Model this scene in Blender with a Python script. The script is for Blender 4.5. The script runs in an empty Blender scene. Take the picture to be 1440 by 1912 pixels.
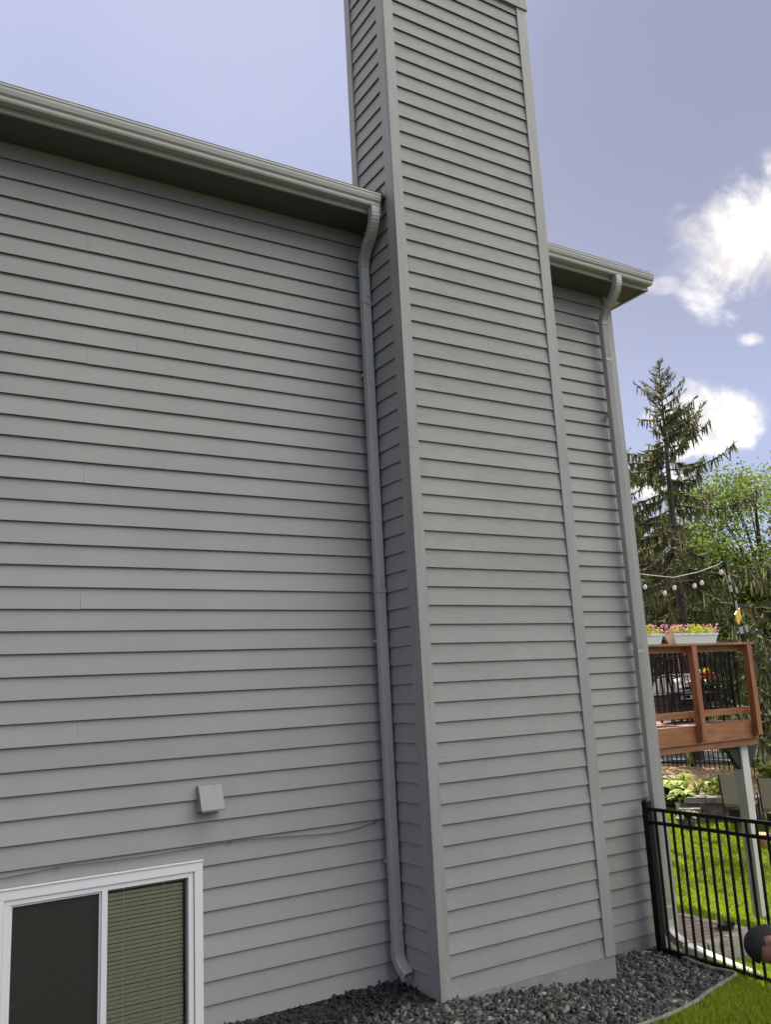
import bpy, bmesh, math, random
import numpy as np
from mathutils import Matrix, Vector

# ---------------------------------------------------------------- camera, sky, sun, exposure
SC = bpy.context.scene
COL = SC.collection
cam_d = bpy.data.cameras.new("camera"); cam = bpy.data.objects.new("camera", cam_d); COL.objects.link(cam)
ROT = Matrix(((0.85420, -0.061824, -0.516253), (-0.517444, -0.198285, -0.832427), (-0.050901, 0.978193, -0.201366)))
cam.matrix_world = Matrix.Translation((0.0, -6.20, 2.20)) @ ROT.to_4x4()
cam_d.sensor_fit = 'VERTICAL'; cam_d.sensor_height = 24.0; cam_d.lens = 1620.07 / 1912 * 24.0
cam_d.clip_end = 2000.0; cam_d.clip_start = 0.05
SC.camera = cam

SUN_EL = math.radians(52); SUN_AZ = math.atan2(0.36, 0.93)      # azimuth from +Y towards +X
sun_dir = Vector((math.sin(SUN_AZ) * math.cos(SUN_EL), math.cos(SUN_AZ) * math.cos(SUN_EL), math.sin(SUN_EL)))
sl = bpy.data.lights.new("sun", 'SUN'); sl.energy = 5.0; sl.angle = math.radians(0.5); sl.color = (1.0, 0.93, 0.80)
so = bpy.data.objects.new("sun", sl); COL.objects.link(so)
so.rotation_euler = sun_dir.to_track_quat('Z', 'Y').to_euler(); so.location = (8, 20, 30)

SC.view_settings.view_transform = 'Standard'; SC.view_settings.look = 'None'
SC.view_settings.gamma = 1.0; SC.view_settings.exposure = 1.12
SC.render.film_transparent = False
SC.cycles.max_bounces = 8; SC.cycles.transparent_max_bounces = 12
SC.cycles.sample_clamp_indirect = 6.0

W = bpy.data.worlds.new("World"); SC.world = W; W.use_nodes = True
def world():
    nt = W.node_tree; N = nt.nodes; L = nt.links; N.clear()
    out = N.new('ShaderNodeOutputWorld'); bg = N.new('ShaderNodeBackground'); bg.inputs[1].default_value = 0.1
    sky = N.new('ShaderNodeTexSky'); sky.sky_type = 'NISHITA'; sky.sun_disc = False
    sky.sun_elevation = SUN_EL; sky.sun_rotation = SUN_AZ; sky.air_density = 1.0; sky.dust_density = 1.6; sky.ozone_density = 2.0
    tc = N.new('ShaderNodeTexCoord'); V = tc.outputs['Generated']
    def m(op, a, b=None, c=None, clamp=False):
        n = N.new('ShaderNodeMath'); n.operation = op; n.use_clamp = clamp
        for i, v in enumerate((a, b, c)):
            if v is None: continue
            if isinstance(v, (int, float)): n.inputs[i].default_value = v
            else: L.new(v, n.inputs[i])
        return n.outputs[0]
    def dot(v):
        n = N.new('ShaderNodeVectorMath'); n.operation = 'DOT_PRODUCT'; L.new(V, n.inputs[0]); n.inputs[1].default_value = v; return n.outputs['Value']
    def noise(scale, detail, rough=.55, vec=V, dist=0.0):
        n = N.new('ShaderNodeTexNoise'); n.inputs['Scale'].default_value = scale; n.inputs['Detail'].default_value = detail
        n.inputs['Roughness'].default_value = rough; n.inputs['Distortion'].default_value = dist; L.new(vec, n.inputs['Vector']); return n.outputs['Fac']
    def smooth(v, a, b):
        n = N.new('ShaderNodeMapRange'); n.interpolation_type = 'SMOOTHSTEP'; L.new(v, n.inputs[0])
        n.inputs[1].default_value = a; n.inputs[2].default_value = b; return n.outputs[0]
    def mix(f, a, b):
        n = N.new('ShaderNodeMix'); n.data_type = 'RGBA'
        for i, v in ((0, f), (6, a), (7, b)):
            if isinstance(v, (int, float)): n.inputs[i].default_value = v
            elif isinstance(v, tuple): n.inputs[i].default_value = v
            else: L.new(v, n.inputs[i])
        return n.outputs[2]
    tint = N.new('ShaderNodeMix'); tint.data_type = 'RGBA'; tint.blend_type = 'MULTIPLY'; tint.inputs[0].default_value = 1.0
    L.new(sky.outputs[0], tint.inputs[6]); tint.inputs[7].default_value = SKY_TINT
    base = mix(0.89, tint.outputs[2], SKY_VEIL)
    # faint uneven veil of high haze
    veil = noise(3.4, 6, .55)
    base = mix(m('MULTIPLY', smooth(veil, .40, .62), .75), base, (2.65, 2.72, 3.65, 1))
    gr = dot(Vector((0.735, 0.42, 0.60)).normalized()); base = mix(m('MULTIPLY', smooth(m('ADD', gr, m('MULTIPLY', m('SUBTRACT', veil, .5), .12)), .90, 1.0), .8), base, (1.55, 1.62, 2.2, 1))
    lf = dot(Vector((-.78, .50, .38)).normalized()); base = mix(m('MULTIPLY', smooth(lf, .50, .95), .95), base, (5.2, 5.0, 5.1, 1))
    hz = dot((0, 0, 1)); base = mix(m('MULTIPLY', m('SUBTRACT', 1.0, smooth(hz, .12, .58)), .55), base, (2.75, 3.1, 4.3, 1))
    fine = noise(9.0, 9, .60, dist=.4); shade = noise(11.0, 7, .62)
    cov = None
    for (c, a, b, amt) in CLOUDS:
        c = Vector(c).normalized(); r = Vector((c.y, -c.x, 0)).normalized(); u = r.cross(c)
        if u.z < 0: u = -u
        dc = m('MAXIMUM', dot(c), .05)
        x = m('DIVIDE', m('DIVIDE', dot(r), dc), a); y = m('DIVIDE', m('DIVIDE', dot(u), dc), b)
        d = m('SQRT', m('ADD', m('MULTIPLY', x, x), m('MULTIPLY', y, y)))
        k = m('ADD', m('SUBTRACT', 1.0, d), m('MULTIPLY', m('SUBTRACT', fine, .5), 2.6))
        k = m('MULTIPLY', smooth(k, .0, .62), amt)
        front = smooth(dot(c), .5, .7); k = m('MULTIPLY', k, front)
        cov = k if cov is None else m('MAXIMUM', cov, k)
    # unseen bright clouds added behind the camera to light the front walls
    lobe = dot(Vector((0.76, -0.42, 0.50)).normalized()); back = noise(3.0, 8, .58)
    bk = m('MULTIPLY', smooth(m('ADD', back, m('MULTIPLY', m('SUBTRACT', lobe, .55), .62)), .44, .60), smooth(dot((0.25, -1, 0)), -.02, .30))
    bk = m('MULTIPLY', bk, smooth(dot((0, 0, 1)), .20, .45))
    ccol = mix(smooth(shade, .36, .62), (3.7, 3.55, 3.7, 1), (7.2, 6.9, 6.4, 1))
    base = mix(cov, base, ccol)
    base = mix(bk, base, FILL_CLOUD)
    L.new(base, bg.inputs[0]); L.new(bg.outputs[0], out.inputs[0])
SKY_TINT = (0.62, 0.56, 0.60, 1.0)
SKY_VEIL = (1.95, 2.28, 3.40, 1.0)
FILL_CLOUD = (17.0, 16.6, 15.6, 1.0)
CLOUDS = [((0.7740, 0.4680, 0.4220), .098, .082, 1.0), ((0.7849, 0.5192, 0.3383), .026, .013, .8),
          ((0.7811, 0.5590, 0.2660), .070, .042, 1.0), ((0.7335, 0.6469, 0.2084), .050, .022, 1.0),
          ((0.7144, 0.5663, 0.4060), .020, .010, .38), ((0.7480, 0.6050, 0.2400), .035, .012, .8)]
world()

# ---------------------------------------------------------------- helpers
rnd = random.Random(7); rng = np.random.default_rng(11)
class MB:
    """collects faces for ONE mesh object"""
    def __init__(s): s.v = []; s.f = []; s.c = []
    def quad(s, a, b, c, d): s.poly([a, b, c, d])
    def poly(s, pts):
        n = len(s.v); s.v += [tuple(p) for p in pts]; s.f.append(tuple(range(n, n + len(pts)))); return s
    def box(s, x0, x1, y0, y1, z0, z1):
        n = len(s.v)
        s.v += [(x0, y0, z0), (x1, y0, z0), (x1, y1, z0), (x0, y1, z0), (x0, y0, z1), (x1, y0, z1), (x1, y1, z1), (x0, y1, z1)]
        s.f += [tuple(n + i for i in q) for q in ((0, 3, 2, 1), (4, 5, 6, 7), (0, 1, 5, 4), (1, 2, 6, 5), (2, 3, 7, 6), (3, 0, 4, 7))]
        return s
    def bar(s, a, b, w, d, up=(0, 0, 1), w2=None, d2=None):
        """rectangular bar from a to b: w across, d along `up`"""
        a = Vector(a); b = Vector(b); t = (b - a).normalized(); up = Vector(up)
        if abs(t.dot(up)) > .98: up = Vector((0, 1, 0))
        sx = t.cross(up).normalized(); sz = sx.cross(t); n = len(s.v)
        for p, ww, dd in ((a, w, d), (b, w2 or w, d2 or d)):
            for i, j in ((-1, -1), (1, -1), (1, 1), (-1, 1)): s.v.append(tuple(p + sx * (i * ww / 2) + sz * (j * dd / 2)))
        s.f += [tuple(n + i for i in q) for q in ((3, 2, 1, 0), (4, 5, 6, 7), (0, 1, 5, 4), (1, 2, 6, 5), (2, 3, 7, 6), (3, 0, 4, 7))]
        return s
    def tube(s, pts, r, k=8, cap=True):
        pts = [Vector(p) for p in pts]; n0 = len(s.v); ref = None
        for i, p in enumerate(pts):
            t = (pts[min(i + 1, len(pts) - 1)] - pts[max(i - 1, 0)]).normalized()
            if ref is None: ref = Vector((0, 0, 1)) if abs(t.z) < .9 else Vector((1, 0, 0))
            a = t.cross(ref).normalized(); b = a.cross(t); rr = r[i] if hasattr(r, '__len__') else r
            for j in range(k):
                q = 2 * math.pi * j / k; s.v.append(tuple(p + a * (rr * math.cos(q)) + b * (rr * math.sin(q))))
        for i in range(len(pts) - 1):
            for j in range(k):
                s.f.append((n0 + i * k + j, n0 + i * k + (j + 1) % k, n0 + (i + 1) * k + (j + 1) % k, n0 + (i + 1) * k + j))
        if cap:
            s.f.append(tuple(n0 + j for j in range(k))[::-1]); s.f.append(tuple(n0 + (len(pts) - 1) * k + j for j in range(k)))
        return s
    def sweep(s, prof, pts, frames):
        """sweep a closed 2-D profile (list of (u,v)) along pts, frames = [(U,V)] per point"""
        n0 = len(s.v); k = len(prof)
        for p, (U, V) in zip(pts, frames):
            p = Vector(p); U = Vector(U); V = Vector(V)
            for (u, v) in prof: s.v.append(tuple(p + U * u + V * v))
        for i in range(len(pts) - 1):
            for j in range(k): s.f.append((n0 + i * k + j, n0 + i * k + (j + 1) % k, n0 + (i + 1) * k + (j + 1) % k, n0 + (i + 1) * k + j))
        return s
    def lathe(s, prof, c=(0, 0, 0), k=16):
        n0 = len(s.v)
        for (r, z) in prof:
            for j in range(k):
                q = 2 * math.pi * j / k; s.v.append((c[0] + r * math.cos(q), c[1] + r * math.sin(q), c[2] + z))
        for i in range(len(prof) - 1):
            for j in range(k): s.f.append((n0 + i * k + j, n0 + i * k + (j + 1) % k, n0 + (i + 1) * k + (j + 1) % k, n0 + (i + 1) * k + j))
        return s
    def build(s, name, mat, parent=None, smooth=False, bevel=0.0):
        me = bpy.data.meshes.new(name); me.from_pydata(s.v, [], s.f); me.update()
        bm = bmesh.new(); bm.from_mesh(me); bmesh.ops.recalc_face_normals(bm, faces=bm.faces)
        if bevel:
            bmesh.ops.bevel(bm, geom=[e for e in bm.edges if len(e.link_faces) == 2 and e.calc_face_angle(0) > .6], offset=bevel, segments=2, affect='EDGES', profile=.6)
        bm.to_mesh(me); bm.free()
        return link(name, me, mat, parent, smooth)
def link(name, me, mat, parent=None, smooth=False):
    o = bpy.data.objects.new(name, me); COL.objects.link(o)
    if mat: me.materials.append(mat)
    if smooth:
        me.polygons.foreach_set('use_smooth', [True] * len(me.polygons))
        try: me.set_sharp_from_angle(angle=math.radians(42))
        except Exception: pass
    if parent: o.parent = parent; o.matrix_parent_inverse = parent.matrix_world.inverted()
    return o
def arr_mesh(name, V, F, mat, parent=None, smooth=False, colors=None):
    """V (n,3), F (m,k) numpy arrays -> one mesh object; optional per-vertex colours"""
    me = bpy.data.meshes.new(name); n, m, k = len(V), len(F), F.shape[1]
    me.vertices.add(n); me.vertices.foreach_set('co', np.asarray(V, np.float32).ravel())
    me.loops.add(m * k); me.loops.foreach_set('vertex_index', np.asarray(F, np.int32).ravel())
    me.polygons.add(m); me.polygons.foreach_set('loop_start', np.arange(0, m * k, k, dtype=np.int32))
    me.polygons.foreach_set('loop_total', np.full(m, k, np.int32)); me.update(calc_edges=True); me.validate()
    if colors is not None:
        a = me.color_attributes.new('tone', 'FLOAT_COLOR', 'POINT'); a.data.foreach_set('color', np.asarray(colors, np.float32).ravel())
    return link(name, me, mat, parent, smooth)
def tag(o, label=None, cat=None, group=None, kind=None):
    for k, v in (('label', label), ('category', cat), ('group', group), ('kind', kind)):
        if v: o[k] = v
    return o
def empty(name, loc, label, cat, group=None):
    o = bpy.data.objects.new(name, None); COL.objects.link(o); o.location = loc; o.empty_display_size = .1
    o.matrix_world = Matrix.Translation(loc)
    return tag(o, label, cat, group)

# ---------------------------------------------------------------- materials
def mat(name, col, rough=.6, metal=0.0, spec=.5):
    m = bpy.data.materials.new(name); m.use_nodes = True; b = m.node_tree.nodes['Principled BSDF']
    b.inputs['Base Color'].default_value = (*col, 1); b.inputs['Roughness'].default_value = rough
    b.inputs['Metallic'].default_value = metal; b.inputs['Specular IOR Level'].default_value = spec
    return m
def nd(m, t, **kw):
    n = m.node_tree.nodes.new(t)
    for k, v in kw.items():
        if hasattr(n, k): setattr(n, k, v)
        else: n.inputs[k.replace('_', ' ')].default_value = v
    return n
def lk(m, a, b): m.node_tree.links.new(a, b)
def bsdf(m): return m.node_tree.nodes['Principled BSDF']
def ramp(m, fac, stops):
    r = nd(m, 'ShaderNodeValToRGB'); e = r.color_ramp.elements
    while len(e) < len(stops): e.new(.5)
    for x, (p, c) in zip(e, stops): x.position = p; x.color = (*c, 1)
    lk(m, fac, r.inputs[0]); return r.outputs[0]
def mapped(m, scale, kind='Object'):
    t = nd(m, 'ShaderNodeTexCoord'); p = nd(m, 'ShaderNodeMapping'); p.inputs['Scale'].default_value = scale
    lk(m, t.outputs[kind], p.inputs[0]); return p.outputs[0]
def noisy(m, vec, scale, detail=5, rough=.55, dist=0.0):
    n = nd(m, 'ShaderNodeTexNoise'); n.inputs['Scale'].default_value = scale; n.inputs['Detail'].default_value = detail
    n.inputs['Roughness'].default_value = rough; n.inputs['Distortion'].default_value = dist; lk(m, vec, n.inputs['Vector']); return n.outputs['Fac']
def mathn(m, op, a, b=None, clamp=False):
    n = nd(m, 'ShaderNodeMath', operation=op); n.use_clamp = clamp
    for i, v in enumerate((a, b)):
        if v is None: continue
        if isinstance(v, (int, float)): n.inputs[i].default_value = v
        else: lk(m, v, n.inputs[i])
    return n.outputs[0]
def bump(m, h, strength, dist, prev=None):
    b = nd(m, 'ShaderNodeBump'); b.inputs['Strength'].default_value = strength; b.inputs['Distance'].default_value = dist
    lk(m, h, b.inputs['Height'])
    if prev is not None: lk(m, prev, b.inputs['Normal'])
    lk(m, b.outputs[0], bsdf(m).inputs['Normal']); return b.outputs[0]
def varied(name, c0, c1, rough, scale, vscale=(1, 1, 1), spec=.4, bmp=None, detail=6, lo=.35, hi=.65):
    m = mat(name, c0, rough, spec=spec); v = mapped(m, vscale); n = noisy(m, v, scale, detail)
    lk(m, ramp(m, n, [(lo, c0), (hi, c1)]), bsdf(m).inputs['Base Color'])
    if bmp: bump(m, noisy(m, v, bmp[0], 6), bmp[1], bmp[2])
    return m
GREY = (0.292, 0.284, 0.268)
def siding(name, col, grain, axis):
    """painted lap boards: per-board grain shift, faint stains, small chips"""
    m = mat(name, col, .52, spec=.35); tc = nd(m, 'ShaderNodeTexCoord'); sp = nd(m, 'ShaderNodeSeparateXYZ'); lk(m, tc.outputs['Object'], sp.inputs[0])
    row = mathn(m, 'FLOOR', mathn(m, 'DIVIDE', mathn(m, 'SUBTRACT', sp.outputs[2], 8.226 if axis else 6.149), .14956))
    wn = nd(m, 'ShaderNodeTexWhiteNoise', noise_dimensions='1D'); lk(m, row, wn.inputs['W'])
    along = mathn(m, 'ADD', mathn(m, 'ADD', sp.outputs[0], sp.outputs[1]), mathn(m, 'MULTIPLY', wn.outputs['Value'], 90.0))
    cb = nd(m, 'ShaderNodeCombineXYZ'); lk(m, mathn(m, 'MULTIPLY', along, 11.0), cb.inputs[0]); lk(m, mathn(m, 'MULTIPLY', sp.outputs[2], 30.0), cb.inputs[2])
    g1 = noisy(m, cb.outputs[0], 1.0, 3, .5, 1.6)
    rings = mathn(m, 'SINE', mathn(m, 'MULTIPLY', g1, 52.0))
    cb2 = nd(m, 'ShaderNodeCombineXYZ'); lk(m, mathn(m, 'MULTIPLY', along, 42.0), cb2.inputs[0]); lk(m, mathn(m, 'MULTIPLY', sp.outputs[2], 190.0), cb2.inputs[2])
    g2 = noisy(m, cb2.outputs[0], 1.0, 4, .6)
    amt = noisy(m, cb.outputs[0], .45, 2)
    amt = mathn(m, 'MULTIPLY', mathn(m, 'SUBTRACT', amt, .30, True), 2.6, True)
    h = mathn(m, 'ADD', mathn(m, 'MULTIPLY', mathn(m, 'MULTIPLY', rings, .13), amt), mathn(m, 'MULTIPLY', g2, 1.1))
    bump(m, h, grain, .0036)
    st = noisy(m, tc.outputs['Object'], .9, 6, .6); per = mathn(m, 'MULTIPLY', mathn(m, 'SUBTRACT', wn.outputs['Value'], .5), .10)
    f = mathn(m, 'ADD', mathn(m, 'MULTIPLY', mathn(m, 'SUBTRACT', st, .5), .55), per)
    dk = tuple(c * .80 for c in col); lt = tuple(c * 1.16 for c in col)
    c = ramp(m, mathn(m, 'ADD', f, .5), [(.25, dk), (.75, lt)])
    # small dark chips where the paint is gone
    cv = nd(m, 'ShaderNodeCombineXYZ'); lk(m, mathn(m, 'MULTIPLY', along, 13.0), cv.inputs[0]); lk(m, mathn(m, 'MULTIPLY', sp.outputs[2], 22.0), cv.inputs[2])
    ch = noisy(m, cv.outputs[0], 1.0, 4, .7)
    mx = nd(m, 'ShaderNodeMix', data_type='RGBA'); lk(m, mathn(m, 'MULTIPLY', mathn(m, 'SUBTRACT', ch, 0.95 if axis else .79, True), 14.0, True), mx.inputs[0])
    lk(m, c, mx.inputs[6]); mx.inputs[7].default_value = (.10, .095, .09, 1); lk(m, mx.outputs[2], bsdf(m).inputs['Base Color'])
    return m
M = {}
M['siding'] = siding('grey lap siding', GREY, .14, False)
M['grain'] = siding('embossed grey siding', (0.285, 0.276, 0.260), 1.0, True)
M['trim'] = varied('grey painted trim', (.262, .254, .240), (.302, .292, .277), .5, 3.0, (6, 6, .6), bmp=(90, .5, .0012))
M['gutter'] = varied('grey aluminium', (.355, .342, .315), (.40, .385, .355), .34, 1.5, spec=.5)
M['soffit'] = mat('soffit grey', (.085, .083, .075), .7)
M['found'] = varied('painted foundation', (.215, .21, .20), (.26, .254, .244), .8, 3, bmp=(30, .4, .004))
M['shingle'] = varied('roof shingle', (.05, .048, .05), (.11, .10, .10), .95, 30)
M['white'] = mat('white vinyl', (.70, .70, .68), .35)
M['white_post'] = varied('off white paint', (.50, .485, .45), (.58, .565, .53), .5, 2)
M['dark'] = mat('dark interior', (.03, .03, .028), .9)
M['blind'] = mat('lawn tinted blind', (.34, .37, .205), .55)  # green reflection of the lawn is mixed into the slat colour
M['black'] = mat('black powder coat', (.006, .006, .007), .45, spec=.18)
M['rubber'] = mat('black plastic', (.02, .02, .022), .5)
M['wire'] = mat('grey wire', (.10, .095, .09), .6)
M['steel'] = mat('brushed steel', (.55, .56, .58), .25, 1.0)
def glass(name, fac, tintc=(1, 1, 1)):
    m = bpy.data.materials.new(name); m.use_nodes = True; N = m.node_tree.nodes; N.clear()
    o = N.new('ShaderNodeOutputMaterial'); mx = N.new('ShaderNodeMixShader'); t = N.new('ShaderNodeBsdfTransparent'); g = N.new('ShaderNodeBsdfGlossy')
    fr = N.new('ShaderNodeFresnel'); fr.inputs[0].default_value = 1.5; t.inputs[0].default_value = (*tintc, 1); g.inputs['Roughness'].default_value = .02
    a = N.new('ShaderNodeMath'); a.operation = 'MULTIPLY_ADD'; a.inputs[1].default_value = 1.0; a.inputs[2].default_value = fac
    lk(m, fr.outputs[0], a.inputs[0]); lk(m, a.outputs[0], mx.inputs[0]); lk(m, t.outputs[0], mx.inputs[1]); lk(m, g.outputs[0], mx.inputs[2]); lk(m, mx.outputs[0], o.inputs[0])
    return m
M['glass'] = glass('window glass', .02); M['bulb'] = glass('clear bulb glass', .22, (.95, .95, .95))
def screen():
    m = bpy.data.materials.new('insect screen'); m.use_nodes = True; N = m.node_tree.nodes; b = bsdf(m); o = N['Material Output']
    b.inputs['Base Color'].default_value = (.026, .026, .020, 1); b.inputs['Roughness'].default_value = .7
    t = N.new('ShaderNodeBsdfTransparent'); mx = N.new('ShaderNodeMixShader'); mx.inputs[0].default_value = .52
    lk(m, t.outputs[0], mx.inputs[1]); lk(m, b.outputs[0], mx.inputs[2]); lk(m, mx.outputs[0], o.inputs[0]); return m
M['screen'] = screen()
def leafy(name, c0, c1, trans, scale=1.5, rough=.6, attr=False):
    m = bpy.data.materials.new(name); m.use_nodes = True; N = m.node_tree.nodes; b = bsdf(m); o = N['Material Output']
    b.inputs['Roughness'].default_value = rough; b.inputs['Specular IOR Level'].default_value = .25
    if attr:
        at = nd(m, 'ShaderNodeAttribute'); at.attribute_name = 'tone'; c = ramp(m, at.outputs['Fac'], [(0, c0), (1, c1)])
    else:
        c = ramp(m, noisy(m, mapped(m, (1, 1, 1)), scale, 4), [(.32, c0), (.68, c1)])
    lk(m, c, b.inputs['Base Color']); t = N.new('ShaderNodeBsdfTranslucent'); lk(m, c, t.inputs[0])
    mx = N.new('ShaderNodeMixShader'); mx.inputs[0].default_value = trans
    lk(m, b.outputs[0], mx.inputs[1]); lk(m, t.outputs[0], mx.inputs[2]); lk(m, mx.outputs[0], o.inputs[0]); return m
M['needle'] = leafy('spruce needles', (.026, .044, .028), (.34, .335, .16), .46, attr=True)
M['leaf_light'] = leafy('light green leaves', (.07, .12, .02), (.24, .30, .05), .45, attr=True)
M['leaf_mid'] = leafy('mid green leaves', (.035, .065, .018), (.12, .17, .04), .4, attr=True)
M['hosta'] = leafy('hosta leaves', (.09, .18, .03), (.48, .54, .13), .40, attr=True)
M['lily'] = leafy('strap leaves', (.10, .17, .03), (.36, .40, .07), .4, attr=True)
M['grass'] = leafy('grass blades', (.14, .22, .013), (.40, .48, .028), .48, attr=True)
M['petal'] = leafy('pink petals', (.50, .14, .26), (.72, .38, .46), .3, attr=True)
M['lime'] = leafy('lime foliage', (.20, .26, .03), (.54, .52, .07), .4, attr=True)
M['red'] = leafy('red petals', (.45, .01, .02), (.65, .05, .04), .3, attr=True)
M['bark'] = varied('bark', (.045, .035, .028), (.12, .095, .075), .9, 6, (4, 4, 1), bmp=(10, .8, .02))
M['lawn'] = varied('lawn soil and thatch', (.022, .030, .010), (.042, .055, .018), .95, 3.0, bmp=(60, .6, .02))
M['mulch'] = varied('wood mulch', (.24, .15, .085), (.50, .36, .22), .95, 14, bmp=(30, 1.0, .05), lo=.4, hi=.6)
M['road'] = varied('asphalt', (.085, .088, .10), (.115, .118, .135), .9, 40)
M['line'] = mat('road paint', (.62, .62, .60), .7)
M['cedar'] = varied('stained cedar', (.205, .084, .036), (.32, .135, .058), .5, 2.4, (1.0, 8, 8), bmp=(14, .3, .003))
M['cedar_v'] = varied('stained cedar posts', (.185, .068, .030), (.32, .126, .056), .5, 2.4, (8, 8, .8), bmp=(14, .3, .003))
M['decking'] = varied('deck boards', (.24, .13, .10), (.33, .19, .15), .5, 3, (1, 9, 1))
M['stone'] = varied('retaining blocks', (.13, .12, .115), (.27, .25, .23), .9, 5, bmp=(18, 1.0, .03))
M['paver_edge'] = varied('tan edge blocks', (.22, .20, .165), (.34, .31, .26), .9, 6, bmp=(25, .8, .015))
M['edging'] = varied('weathered edging', (.13, .12, .095), (.25, .23, .185), .8, 9)
M['sling'] = varied('taupe sling fabric', (.36, .315, .30), (.42, .37, .355), .8, 60)
M['planter'] = mat('white planter plastic', (.62, .64, .63), .4)
M['terracotta'] = mat('terracotta', (.50, .20, .10), .7)
M['skin'] = varied('skin', (.20, .095, .062), (.25, .125, .085), .55, 8)
M['hair'] = varied('dark hair', (.004, .0038, .004), (.011, .010, .010), .7, 30, (1, 3, 1), bmp=(60, .3, .002))
M['shirt'] = varied('pale teal shirt', (.40, .50, .51), (.48, .57, .58), .8, 12)
M['jeans'] = varied('dark trousers', (.03, .035, .05), (.06, .065, .085), .85, 20)
M['yellow'] = mat('yellow glass', (.70, .47, .04), .3)
M['pale_glass'] = mat('frosted glass', (.27, .27, .29), .25)
def paver_mat():
    m = mat('brick pavers', (.25, .17, .14), .85); v = mapped(m, (1, 1, 1)); b = nd(m, 'ShaderNodeTexBrick')
    lk(m, v, b.inputs['Vector']); b.inputs['Scale'].default_value = 1.0; b.inputs['Brick Width'].default_value = .20; b.inputs['Row Height'].default_value = .10
    b.inputs['Mortar Size'].default_value = .006; b.inputs['Color1'].default_value = (.27, .19, .155, 1); b.inputs['Color2'].default_value = (.20, .145, .125, 1); b.inputs['Mortar'].default_value = (.06, .055, .05, 1)
    lk(m, b.outputs['Color'], bsdf(m).inputs['Base Color']); bump(m, b.outputs['Fac'], -.6, .01); return m
M['paver'] = paver_mat()
def gravel_mat():
    m = mat('slate chips', (.1, .1, .105), .7); a = nd(m, 'ShaderNodeAttribute'); a.attribute_name = 'tone'
    n = noisy(m, mapped(m, (1, 1, 1)), 60, 4); mx = nd(m, 'ShaderNodeMix', data_type='RGBA', blend_type='MULTIPLY'); mx.inputs[0].default_value = .6
    lk(m, a.outputs['Color'], mx.inputs[6]); lk(m, ramp(m, n, [(.3, (.6, .6, .6)), (.7, (1.25, 1.25, 1.25))]), mx.inputs[7]); lk(m, mx.outputs[2], bsdf(m).inputs['Base Color']); return m
M['gravel'] = gravel_mat()

# ---------------------------------------------------------------- ground
def ground_z(x, y):
    x = np.asarray(x, float); y = np.asarray(y, float)
    z = np.interp(x, [3.7, 6.6, 7.4, 8, 9, 10, 11, 13], [0, -.3, -.56, -.76, -.92, -1.02, -1.13, -1.15])
    s = .527 * x + .85 * (y + 6.2)
    r = np.interp(s, [14, 18.5, 19, 23], [-1.15, -.85, -.85, -.1])
    z = np.where(s > 14, np.maximum(z, r), z)
    return z + .10 * np.clip(-y - 3.0, 0, 6)
def make_ground():
    xs = np.concatenate([np.linspace(-220, -12, 14), np.linspace(-10, 2, 13), np.linspace(2.3, 24, 90), np.linspace(25, 60, 30), np.linspace(70, 700, 12)])
    ys = np.concatenate([np.linspace(-220, -12, 14), np.linspace(-10, -4, 10), np.linspace(-3.8, 18, 90), np.linspace(19, 60, 30), np.linspace(70, 700, 12)])
    X, Y = np.meshgrid(xs, ys); Z = ground_z(X, Y) + .0
    V = np.stack([X.ravel(), Y.ravel(), Z.ravel()], 1); nx = len(xs); i, j = np.meshgrid(np.arange(nx - 1), np.arange(len(ys) - 1)); a = (j * nx + i).ravel()
    F = np.stack([a, a + 1, a + nx + 1, a + nx], 1)
    tag(arr_mesh('ground', V, F, M['lawn'], smooth=True), kind='structure', label='lawn ground sloping down from the house towards the road')
make_ground()
def sheet(name, poly, mat_, lift, kind='structure', label=None, sub=14):
    """flat-lying sheet following the ground: poly = quad corners, subdivided"""
    a, b, c, d = [Vector((*p, 0)) for p in poly]; V = []; F = []
    for j in range(sub + 1):
        for i in range(sub + 1):
            u, v = i / sub, j / sub; p = (a * (1 - u) + b * u) * (1 - v) + (d * (1 - u) + c * u) * v
            V.append((p.x, p.y, float(ground_z(p.x, p.y)) + lift))
    for j in range(sub):
        for i in range(sub): q = j * (sub + 1) + i; F.append((q, q + 1, q + sub + 2, q + sub + 1))
    return tag(arr_mesh(name, np.array(V), np.array(F), mat_, smooth=True), kind=kind, label=label)
FD = np.array([-.363, .932]); FN = np.array([.932, .363])            # far fence direction and its outward normal
FO = np.array([18.54, 9.36])                                          # a point on the far fence line
def fp(along, out): p = FO + FD * along + FN * out; return (float(p[0]), float(p[1]))
sheet('mulch_bed', [fp(-9, -3.1), fp(9, -3.1), fp(9, .5), fp(-9, .5)], M['mulch'], .012, label='brown wood mulch bed on the bank below the far fence', sub=40)
sheet('road', [fp(-120, 1.1), fp(120, 1.1), fp(120, 7.5), fp(-120, 7.5)], M['road'], .016, label='grey asphalt road beyond the far fence', sub=40)
sheet('road_marking', [fp(-120, 1.75), fp(120, 1.75), fp(120, 1.9), fp(-120, 1.9)], M['line'], .022, label='white edge line on the grey road', sub=40)
sheet('road_marking', [fp(-120, 4.6), fp(120, 4.6), fp(120, 4.75), fp(-120, 4.75)], M['line'], .022, label='white centre line on the grey road', sub=40)

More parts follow.
